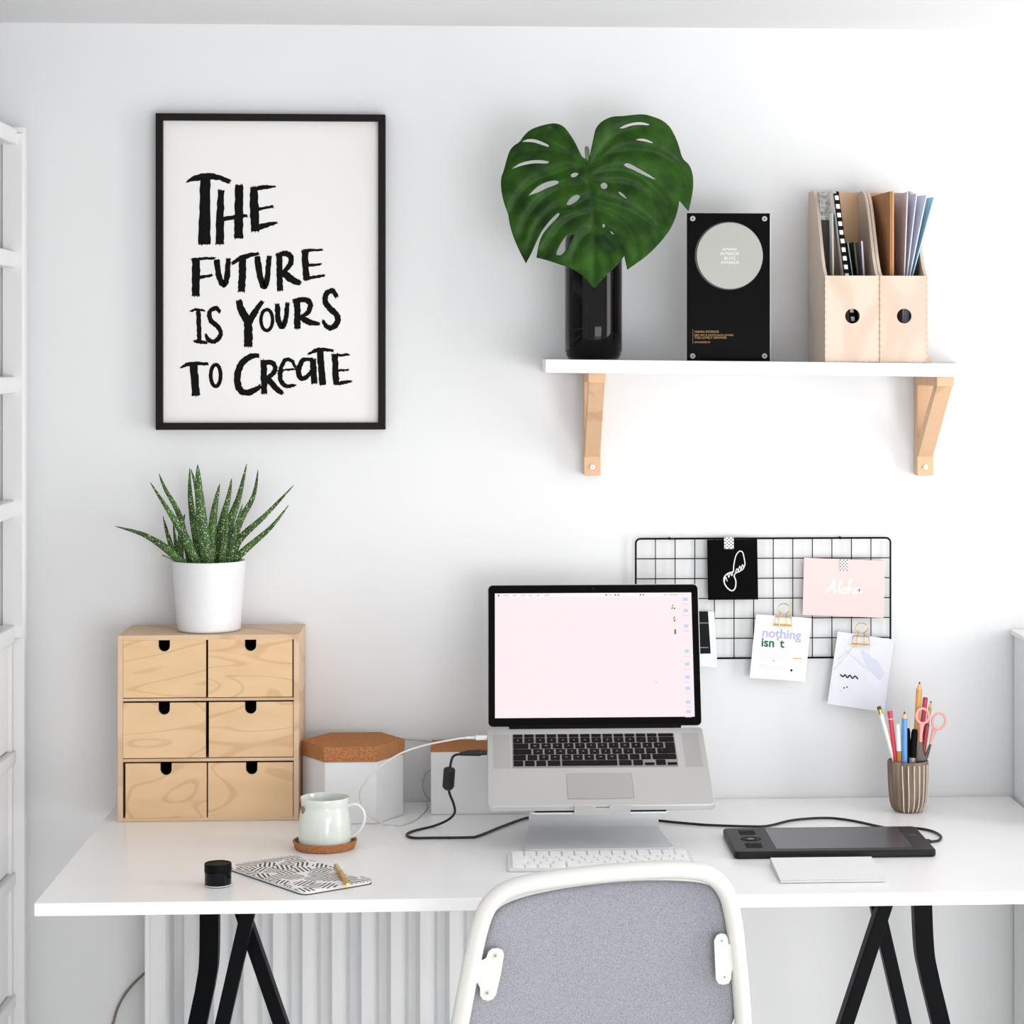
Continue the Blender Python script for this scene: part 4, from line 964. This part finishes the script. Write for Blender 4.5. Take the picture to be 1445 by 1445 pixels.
w2 = L(0, .008, -.005)
pth = [P(568, 1043, 4.128), P(612, 1047.5, 4.126), P(628, 1062, 4.122), P(616, 1082, 4.119), P(602, 1090, 4.116), P(597, 1103, 4.112), P(598, 1116, 4.106), P(606, 1128, 4.110), P(618, 1131, 4.118), P(640, 1131, 4.122)]
solo('thin_cable', MB().tube(smooth(pth, 8), .0013, 8), mat('cable_beige', (184, 176, 164), .5), 'thin pale cable on the wall between the canister and the cork-lidded box', 'cable')

# ------------------------------------------------------------------ pencil cup
pc = D(1285, 1148.5); pc = Vector((pc.x, pc.y+.026, ZD+.0003)); ch = .0880
t = thing('pencil_cup', 'ribbed brown clay pencil cup with pale stripes at the right of the desk', 'cup', pc)
cp = [(.001, 0), (.021, 0), (.0245, .002), (.0285, .008), (.0312, .018), (.0330, .035), (.0345, .06), (.0350, .083), (.0350, .087), (.0342, ch), (.0326, ch), (.0318, .086), (.0300, .03), (.022, .008), (.001, .006)]
rf = lambda r, z, q: r+(.0008*cos(22*q) if (.004 < z < .084 and r > .0228 and r not in (.0300,)) else 0)
build('body', MB().lathe(cp, pc, 132, fn=rf), M['clay'], t, ang=60)
sm = MB()
for k in range(22):
    q = 2*pi*(k)/22; 
    pts3 = [pc+Vector(((r+.0009)*cos(q+.02*sin(z*60)), (r+.0009)*sin(q+.02*sin(z*60)), z)) for r, z in cp[2:8]]
    if -2.05 < (q-2*pi if q > pi else q) < .15:
        sm.tube(smooth(pts3, 4), [.0009+.0003*random.random() for _ in range(21)], 6)
build('pale_stripes', sm, M['clayline'], t)
cpx = lambda a, b, Y: P(1230+a/6.883, 950+b/6.883, Y)
def rod(name, top_, cup_, r, lab, cat, parts, dy=(0, 0)):
    """top_ and cup_ are where it is seen at its upper end and at the cup's rim; it goes on into the cup"""
    a = cpx(*top_, pc.y+dy[0]); b = cpx(*cup_, pc.y+dy[1])
    dirv = (b-a); zend = pc.z+.012
    # continue inside the cup but stay within its wall
    e = b+dirv*((zend-b.z)/dirv.z)
    off = Vector((e.x-pc.x, e.y-pc.y)); lim = .0195-r
    if off.length > lim: off = off.normalized()*lim; e = Vector((pc.x+off.x, pc.y+off.y, zend))
    dv = e-a; Lh = dv.length
    t = thing(name, lab, cat, e)
    for pn, u0, u1, r0, r1, m_ in parts:
        build(pn, MB().tube([a+dv*(u0/Lh), a+dv*(u0/Lh+.0001), a+dv*((u1 if u1 else Lh)/Lh-.0001), a+dv*((u1 if u1 else Lh)/Lh)], [r0*r*.96, r0*r, r1*r, r1*r*.96], 14), m_, t)
    return t
C = lambda n, c, r=.4, **k: mat(n, c, r, **k)
m_wood = C('pencil_wood', (226, 190, 140), .6); m_lead = C('graphite', (50, 48, 48), .4)
rod('pencil', (70, 325), (218, 850), .0036, 'white pencil with a dark eraser and golden ferrule, leaning left in the cup', 'pencil', [('eraser', 0, .005, 1, 1, C('eraser_dark', (88, 60, 56), .8)), ('ferrule', .005, .013, 1.05, 1.05, M['gold']), ('shaft', .013, 0, 1, 1, C('pencil_white', (236, 234, 230)))], (-.004, -.004))
m_red = C('red_plastic', (206, 62, 78))
rod('pen', (176, 368), (226, 850), .0042, 'red capped pen, second from the left in the cup', 'pen', [('cap', 0, .0125, 1.1, 1, m_red), ('ring', .0125, .0142, .9, .9, M['white']), ('barrel', .0142, 0, 1, .85, m_red)], (-.006, -.006))
rod('marker', (258, 495), (256, 870), .0052, 'marker with white cap and ochre barrel, left of the blue pencil', 'marker', [('cap', 0, .046, 1, 1, C('cap_white', (238, 238, 240))), ('barrel', .046, 0, 1, 1, C('ochre_plastic', (196, 132, 58)))], (-.012, -.012))
rod('pencil', (319, 372), (310, 880), .0048, 'light blue pencil with a sharpened point, at the front of the cup', 'pencil', [('point', 0, .004, .12, .4, m_lead), ('sharpened_tip', .004, .0115, .4, .95, m_wood), ('shaft', .0115, 0, 1, 1, C('blue_lacquer', (98, 152, 214)))], (-.020, -.020))
rod('pen', (352, 535), (358, 870), .0040, 'slim black pen just right of the blue pencil', 'pen', [('clip_end', 0, .004, .7, .9, M['black']), ('barrel', .004, 0, 1, 1, M['black'])], (-.010, -.010))
rod('marker', (420, 545), (394, 870), .0062, 'thick black marker with a silver band, left of the scissors', 'marker', [('cap_end', 0, .006, .7, .95, M['black']), ('cap', .006, .0485, .95, 1, M['black']), ('band', .0485, 0, .98, .98, M['silver'])], (-.016, -.016))
rod('pencil', (466, 82), (420, 840), .0052, 'tall natural wood pencil with a dark point, tallest in the cup', 'pencil', [('point', 0, .004, .15, .35, m_lead), ('sharpened_tip', .004, .013, .35, .95, C('cut_wood', (226, 182, 128), .6)), ('shaft', .013, 0, 1, 1, C('ochre_lacquer', (214, 160, 92), .4))], (.004, .004))
rod('pencil', (523, 235), (470, 850), .0043, 'raspberry red pencil standing behind the scissor handles', 'pencil', [('end', 0, .002, .9, 1, C('red_end', (150, 40, 62))), ('shaft', .002, 0, 1, 1, C('raspberry', (188, 62, 92)))], (.012, .012))
rod('pencil', (578, 266), (500, 850), .0030, 'thin golden pencil at the back right of the cup', 'pencil', [('point', 0, .004, .15, .5, m_lead), ('sharpened_tip', .004, .012, .5, 1, m_wood), ('shaft', .012, 0, 1, 1, C('gold_lacquer', (198, 158, 88)))], (.016, .014))
rod('pencil', (541, 490), (508, 800), .0040, 'dark red pencil stub between the scissor handles', 'pencil', [('end', 0, .002, .8, 1, C('darkred_end', (120, 36, 40))), ('shaft', .002, 0, 1, 1, C('dark_red', (164, 58, 60)))], (.004, .004))
# scissors: two pink loops, dark blades crossing inside the cup
ys = pc.y-.012
t = thing('scissors', 'scissors with pink loop handles standing points down in the clay cup', 'scissors', (pc.x+.008, pc.y, pc.z+.012))
m_pink = C('pink_plastic', (246, 168, 160), .35)
def loop(cx, cy, rx, ry, rot, w_, y, tail):
    mb = MB(); pts_ = []
    for k in range(29):
        q = 2*pi*k/28; a, b = rx*cos(q), ry*sin(q); pts_.append(cpx(cx+a*cos(rot)-b*sin(rot), cy+a*sin(rot)+b*cos(rot), y))
    mb.tube(pts_, w_, 10, sq=.8, up=(0, 1, 0)); n = len(tail)
    mb.tube(smooth([cpx(a, b, y) for a, b, _ in tail]), [smooth([(r, 0, 0) for _, _, r in tail])[k].x for k in range((n-1)*8+1)], 12, sq=.6, up=(0, 1, 0))
    return mb
build('handle', loop(495, 415, 62, 72, 0, .0023, ys, [(488, 488, .0052), (484, 530, .0040), (478, 590, .0032), (476, 665, .0031)]), m_pink, t, ang=60)
build('handle', loop(652, 466, 62, 78, .25, .0021, ys+.010, [(612, 545, .0050), (600, 580, .0036), (585, 630, .0029), (572, 690, .0026)]), m_pink, t, ang=60)
m_bl = C('dark_steel', (70, 68, 68), .35, metal=.5)
tipb = Vector((pc.x+.004, pc.y-.004, pc.z+.010))
bl = MB(); q0 = [cpx(458, 660, ys), cpx(494, 660, ys), cpx(496, 770, ys), cpx(520, 800, ys), cpx(500, 872, ys), cpx(440, 872, ys)]
v = [p+Vector((0, -.0012, 0)) for p in q0]+[p+Vector((0, .0012, 0)) for p in q0]; n = 6
bl.add(v, [tuple(range(n)), tuple(range(n, 2*n))[::-1]]+[(k, (k+1) % n, n+(k+1) % n, n+k) for k in range(n)])
b1 = bl.v[4].copy(); b2 = bl.v[5].copy()
bl.add([b2, b1, b1+Vector((0, .0024, 0)), b2+Vector((0, .0024, 0)), tipb], [(0, 1, 4), (1, 2, 4), (2, 3, 4), (3, 0, 4)])
build('blade', bl, m_bl, t, ang=20)
bl = MB(); bl.tube([cpx(571, 688, ys+.010), cpx(535, 800, ys+.006), cpx(505, 870, ys+.004), tipb+Vector((-.006, .004, 0))], [.0022, .0034, .0036, .0012], 8, sq=.5, up=(0, 1, 0))
build('blade', bl, m_bl, t)

# ------------------------------------------------------------------ wire grid with cards
YG = 4.128
gpx = lambda a, b, Y=YG: P(880+a/3.6125, 740+b/3.6125, Y)
gl, gr, gt, gb = gpx(62, 300).x, gpx(1360, 300).x, gpx(700, 71).z, gpx(700, 681).z
t = thing('wire_grid', 'black wire grid board on the wall behind the laptop, holding cards', 'memo board', ((gl+gr)/2, YG, gb))
rr = .008
fp_ = [(gl+rr, gb), (gr-rr, gb)]; ring = []
for cx, cz, a in ((gr-rr, gb+rr, -pi/2), (gr-rr, gt-rr, 0), (gl+rr, gt-rr, pi/2), (gl+rr, gb+rr, pi)):
    ring += [Vector((cx+rr*cos(a+k*pi/12), YG, cz+rr*sin(a+k*pi/12))) for k in range(7)]
ring.append(ring[0].copy()); ring.append(ring[1].copy())
build('frame', MB().tube(ring, .0017, 8), M['black'], t, ang=60)
for k in range(1, 13):
    xx = gl+(gr-gl)*k/13; build('vertical_wire', MB().tube([(xx, YG, gb), (xx, YG, gt)], .00095, 6), M['black'], t)
for k in range(1, 6):
    zz = gb+(gt-gb)*k/6; build('horizontal_wire', MB().tube([(gl, YG-.0016, zz), (gr, YG-.0016, zz)], .00095, 6), M['black'], t)
for xx in (gl+.06, gr-.09): build('wall_hook', MB().tube([(xx, YW, gt+.001), (xx, YG-.003, gt+.002), (xx, YG-.003, gt-.002)], .0012, 8), M['black'], t)
def card(name, TLp, TRp, BLp, Y, m, lab, cat='card', curl=0.0):
    TL, TR, BL = gpx(*TLp, Y), gpx(*TRp, Y), gpx(*BLp, Y); f = quadmap(TL, TR, BL)
    nx, ny = 6, 8; mb = MB(); v = []
    for j in range(ny+1):
        for i in range(nx+1): v.append(f(i/nx, j/ny, curl*(j/ny)**2))
    mb.add(v, [(j*(nx+1)+i, j*(nx+1)+i+1, (j+1)*(nx+1)+i+1, (j+1)*(nx+1)+i) for j in range(ny) for i in range(nx)])
    t = thing(name, lab, cat, f(.5, 1, 0)); c = build('sheet', mb, m, t, solid=.0005)
    g = lambda a, b, c_=0: f(a, b, curl*b*b+.0006+c_)
    return t, c, g, f
YC = YG-.0050
M['blackcard'] = mat('black_card', (13, 12, 13), .8, spec=.03)
t, c, g, f = card('art_card', (425, 78), (681, 76), (430, 385), YC, M['blackcard'], 'black card with a white line drawing of two hands, taped to the grid')
def cg(fTL, fTR, fBL, g):                    # crop pixels to card coordinates
    a0 = Vector(fTL); u = Vector(fTR)-a0; v = Vector(fBL)-a0; det = u.x*v.y-u.y*v.x
    def q(a, b):
        d = Vector((a, b))-a0; return g((d.x*v.y-d.y*v.x)/det, (u.x*d.y-u.y*d.x)/det)
    return q
q = cg((425, 78), (681, 76), (430, 385), g); hm = MB()
for pts_, w_ in (([(560,238),(562,205),(572,160),(590,137),(606,142),(614,170),(618,205),(608,228)], 5), ([(608,228),(590,240),(572,248),(562,262)], 5), ([(562,262),(572,290),(568,325),(552,338),(530,325),(514,300),(512,272),(528,252),(550,244),(562,238)], 6),
                 ([(514,290),(520,268),(528,290)], 4), ([(530,250),(536,270),(542,246)], 4), ([(545,244),(552,262),(556,240)], 4), ([(570,246),(578,225),(584,242)], 4), ([(584,240),(592,212),(598,234)], 4), ([(598,232),(606,205),(612,222)], 4)):
    ribbon(hm, pts_, w_, q, n=5)
build('line_drawing', hm, M['paper'], c)
def tape(f_, a0, a1, b0, b1, lab, dots=(5, 7)):
    mb = MB(); TL = f_(a0, b0, .0009); TR = f_(a1, b0, .0009); BL = f_(a0, b1, .0009); g = quadmap(TL, TR, BL)
    mb.prism([(0, 0), (1, 0), (1, 1), (0, 1)], lambda a, b, c: g(a, b, c), .0002, .0005, 0)
    for i in range(dots[0]):
        for j in range(dots[1]):
            if (i+j) % 2 == 0: disc(mb, (i+.5)/dots[0], (j+.5)/dots[1], .08, lambda a, b: g(a, b, .0007), 1, n=8, ry=.085*dots[0]/dots[1]*.9)
    solo('washi_tape', mb, [M['paper'], M['ink']], lab, 'tape', group='dotted tape strips')
tape(f, .34, .53, -.04, .155, 'strip of black-dotted white tape holding the black hand-drawing card')
m_pc = mat('pink_card', (234, 203, 200), .8)
t, c, g, f = card('greeting_card', (920, 170), (1332, 186), (913, 461), YC, m_pc, 'pale pink card with white script, taped to the grid at right')
q = cg((920, 170), (1332, 186), (913, 461), g); hm = MB()
for pts_, w_ in (([(1030,345),(1050,330),(1070,285),(1076,290),(1072,330),(1080,350)], 9), ([(1040,328),(1080,318)], 7), ([(1080,350),(1096,328),(1107,300),(1108,282)], 6), ([(1103,284),(1099,320),(1101,344),(1112,350)], 8), ([(1112,345),(1120,325),(1132,330),(1128,350),(1116,346)], 8), ([(1128,347),(1146,318),(1157,290),(1157,276)], 6), ([(1153,280),(1148,315),(1146,352)], 8), ([(1149,338),(1158,325),(1166,332),(1168,352),(1180,346)], 7), ([(1200,325),(1182,325),(1180,348),(1196,345),(1202,328),(1202,350),(1216,340)], 8)):
    ribbon(hm, pts_, w_, q, n=5)
build('script', hm, mat('script_white', (255, 252, 250), .7), c)
tape(f, .44, .54, .0, .20, 'strip of black-dotted white tape holding the pink card')
# quote card
TLq, TRq, BLq = (675, 458), (958, 478), (641, 780)
t, c, g, f = card('quote_card', TLq, TRq, BLq, YC-.004, M['paper'], 'white card reading nothing isn\'t decoration in coloured letters, clipped to the grid', curl=.004)
q = cg(TLq, TRq, BLq, g)
hm = MB(); sz_ = lambda b: b
def line(txt, x, y, size, mi, off=1.6, slope=.075):
    textmesh(hm, txt, size, lambda a, b: q(x+a+b*.05, y-b+a*slope), mi, off)
line('nothing', 704, 572, 66, 0); line('isn', 700, 620, 62, 1); line('t', 796, 626, 62, 1); disc(hm, 786, 586, 6, q, 2, ry=6)
line('decor', 694, 684, 62, 3); line('ation', 690, 738, 62, 4); disc(hm, 854, 743, 6, q, 5)
hm.poly([q(863, 679), q(906, 681), q(906, 686), q(863, 685)], 2); disc(hm, 764, 694, 4, q, 2, n=8)
build('quote_text', hm, [mat('txt_lilac', (176, 182, 214), .8), mat('txt_green', (22, 104, 72), .8), mat('txt_orange', (240, 168, 92), .8), mat('txt_blush', (244, 224, 226), .8), mat('txt_mist', (230, 224, 230), .8), M['ink']], c)
TLm, TRm, BLm = (1092, 545), (1380, 588), (1037, 912)
m_lc = mat('lilac_white_card', (222, 223, 231), .8)
t, c, g, f2_ = card('art_card', TLm, TRm, BLm, YC-.004, m_lc, 'white card with pale lilac mountain drawing and black squiggle, clipped to the grid', curl=.005)
q = cg(TLm, TRm, BLm, g); hm = MB()
hm.poly([q(1210, 640), q(1290, 690), q(1330, 760), q(1300, 800), q(1240, 730)], 0); hm.poly([q(1140, 620), q(1215, 640), q(1150, 690), q(1085, 700)], 1); hm.poly([q(1240, 735), q(1320, 810), q(1290, 840), q(1230, 790)], 1); disc(hm, 1290, 650, 40, lambda a, b: q(a, b)+Vector((0, -.0001, 0)), 1, n=20)
for a, b in (((1090, 690), (1190, 610)), ((1130, 640), (1230, 730)), ((1070, 740), (1160, 640))): ribbon(hm, [a, b], 3, lambda x_, y_: q(x_, y_)+Vector((0, -.0002, 0)), 2, n=2)
ribbon(hm, [(1103,763),(1116,775),(1128,766),(1140,780),(1152,768),(1166,784),(1178,772),(1194,788)], 6, lambda x_, y_: q(x_, y_)+Vector((0, -.0003, 0)), 3)
for a, b in ((1122, 832), (1137, 828)): disc(hm, a, b, 4, q, 3, n=8)
ribbon(hm, [(1096,852),(1116,846)], 2, q, 2, n=2)
build('drawing', hm, [mat('wash_lilac', (206, 210, 228), .8), mat('wash_pale', (224, 226, 238), .8), mat('pencil_line', (196, 198, 212), .8), M['ink']], c)
# dark photo strip on a pale card beside the screen
t, c, g, f = card('photo_card', (300, 440), (462, 446), (316, 722), YC, mat('mint_white', (232, 238, 238), .8), 'pale card with a dark photo strip, half hidden behind the laptop screen')
q = cg((300, 440), (462, 446), (316, 722), g); hm = MB()
hm.poly([q(330, 442), q(430, 443), q(444, 658), q(345, 661)], 0)
for y in (500, 625): hm.poly([q(340, y)+Vector((0, -.0002, 0)), q(433, y)+Vector((0, -.0002, 0)), q(433, y+5)+Vector((0, -.0002, 0)), q(340, y+5)+Vector((0, -.0002, 0))], 1)
build('photo_strip', hm, [mat('photo_dark', (22, 26, 26), .6, spec=.1), mat('photo_grey', (120, 124, 124), .5)], c)
# gold binder clips
def clip(cx, cy, f_, lab, rot=.06):
    y = YC-.006; k = 1/3.6125
    t = thing('binder_clip', lab, 'clip', gpx(cx, cy+55, y), 0, 'gold wire binder clips')
    R = lambda a, b, dy=0: gpx(cx+a-b*rot, cy+b+a*rot, y-dy)
    body = MB(); fr = [R(-40, 12, .0005), R(40, 12, .0005), R(45, 60, .003), R(-45, 60, .003), R(-40, 12, .0005), R(40, 12, .0005)]
    body.tube(fr, .0009, 8); body.tube([R(-44, 52, .003), R(44, 52, .003)], .0009, 8); body.tube([R(-18, 12, .001), R(-20, 58, .003)], .0007, 8); body.tube([R(18, 12, .001), R(20, 58, .003)], .0007, 8)
    build('jaw', body, M['gold'], t)
    lp = [R(-18, 14, .002), R(-14, -8, .003)]+[R(-30*sin(q_)*1.0, -32-24*cos(q_-0) if False else -30-26*cos(q_), .004) for q_ in [(-.0+pi*.86-2*pi*.86*k_/14) for k_ in range(15)]][::1]+[R(14, -8, .003), R(18, 14, .002)]
    build('wire_handle', MB().tube(smooth(lp, 4), .0008, 8), M['gold'], t)
clip(815, 460, f, 'gold wire clip holding the coloured quote card to the grid')
clip(1212, 558, f, 'gold wire clip holding the lilac mountain card to the grid')

# ------------------------------------------------------------------ chair in the foreground
def cyf(px, py): return 3.10+.10*(px-650)/400+.035*(py-1220)/225
CPTS = [(612, 1640), (630, 1540), (648, 1450), (663, 1372), (678, 1305), (694, 1272), (722, 1253), (770, 1242), (840, 1233.5), (915, 1228), (965, 1227.5), (1000, 1234), (1023, 1256), (1034, 1292), (1041, 1350), (1048, 1430), (1053, 1540), (1058, 1640)]
tb_ = smooth([P(a, b, cyf(a, b)) for a, b in CPTS], 6)
ccx = (tb_[0].x+tb_[-1].x)/2
t = thing('chair', 'grey fabric chair with a white tubular frame, seen from behind at the desk', 'chair', (ccx, 3.3, 0))
l0, l1 = tb_[0], tb_[-1]
fl_ = [Vector((l0.x-.01, 3.05, .013)), Vector((l0.x-.005, l0.y+.0, .25))]; fr_ = [Vector((l1.x+.005, l1.y, .25)), Vector((l1.x+.01, 3.12, .013))]
build('back_frame', MB().tube(smooth(fl_+[l0.copy()], 6)[:-1]+tb_+smooth([l1.copy()]+fr_, 6)[1:], .0122, 16), M['tube'], t, ang=60)
PO = [(676, 1352), (690, 1300), (703, 1280), (735, 1266), (790, 1254), (850, 1246), (905, 1242), (960, 1242.5), (996, 1246), (1018, 1258), (1030, 1282), (1036, 1330), (1041, 1390), (1040, 1432), (1022, 1462), (960, 1475), (840, 1478), (720, 1478), (660, 1470), (655, 1440), (662, 1400)]
po = rounded(PO, 2); cx_ = sum(a for a, b in po)/len(po); cy_ = sum(b for a, b in po)/len(po)
pm_ = MB(); n = len(po); rings = [(1, 0), (.995, .35), (.975, .7), (.94, .9), (.88, 1), (.7, 1), (.45, 1), (.2, 1)]
v = []
for side in (1, -1):
    for s, h in rings:
        for a, b in po:
            px, py = cx_+(a-cx_)*s, cy_+(b-cy_)*s
            bow = .018*(1-((px-cx_)/200)**2)
            v.append(P(px, py, cyf(px, py)+.010+bow-side*h*.009))
R_ = len(rings); f = []
for side in (0, 1):
    o = side*R_*n
    for r in range(R_-1):
        f += [(o+r*n+k, o+r*n+(k+1) % n, o+(r+1)*n+(k+1) % n, o+(r+1)*n+k) for k in range(n)]
    f.append(tuple(o+(R_-1)*n+k for k in range(n)))
f += [(k, (k+1) % n, R_*n+(k+1) % n, R_*n+k) for k in range(n)]
pm_.add(v, f); build('backrest', pm_, M['fabric'], t, ang=70)
def plate(pts_, screws, lab=None):
    mb = MB(); top_ = [P(a, b, cyf(a, b)-.0055+.004*0) for a, b in pts_]
    n = len(top_); v = [p+Vector((0, -.0012, 0)) for p in top_]+[p+Vector((0, .0012, 0)) for p in top_]
    mb.add(v, [tuple(range(n)), tuple(range(n, 2*n))[::-1]]+[(k, (k+1) % n, n+(k+1) % n, n+k) for k in range(n)])
    pl = build('mounting_plate', mb, M['tube'], t, bevel=.0006)
    for a, b in screws:
        c_ = P(a, b, cyf(a, b)-.0072); s = MB().prism([(.0035*cos(k*pi/8), .0035*sin(k*pi/8)) for k in range(16)], lambda x_, z_, y_: (c_.x+x_, c_.y+y_, c_.z+z_), -.0008, .0015)
        so = build('screw', s, M['steel'], pl); s = MB().prism([(.0016*cos(k*pi/3), .0016*sin(k*pi/3)) for k in range(6)], lambda x_, z_, y_: (c_.x+x_, c_.y+y_, c_.z+z_), -.0011, -.0007); build('screw_socket', s, M['groove'], so)
kk = lambda L_: [(630+a/3.211, 1190+b/3.211) for a, b in L_]
plate(kk([(118,625),(135,522),(165,528),(180,518),(190,490),(208,476),(235,474),(255,485),(261,505),(245,600),(225,685),(212,705),(190,714),(165,708),(152,690),(152,655),(140,632)]), kk([(221,509),(184,678)]))
plate(kk([(1212,440),(1225,415),(1245,407),(1265,412),(1275,430),(1278,455),(1300,458),(1318,448),(1322,560),(1300,563),(1292,585),(1290,615),(1278,635),(1255,641),(1232,636),(1220,615)]), kk([(1247,441),(1260,606)]))
sm_ = MB().prism(rrect(l0.x+.03, l1.x-.03, 3.20, 3.60, .06), lambda a, b, c: (a, b, c), .42, .46); build('seat', sm_, M['fabric'], t, bevel=.012, seg=3)
for xx, x2 in ((l0.x+.02, l0.x), (l1.x-.02, l1.x)):
    build('leg', MB().tube(smooth([(xx, 3.16, .41), (xx, 3.45, .405), (xx, 3.56, .395), (x2, 3.62, .30), (x2, 3.64, .013)]), .0115, 12), M['tube'], t, ang=60)
build('cross_bar', MB().tube([(l0.x-.003, 3.125, .41), (l1.x+.003, 3.19, .41)], .010, 10), M['tube'], t)
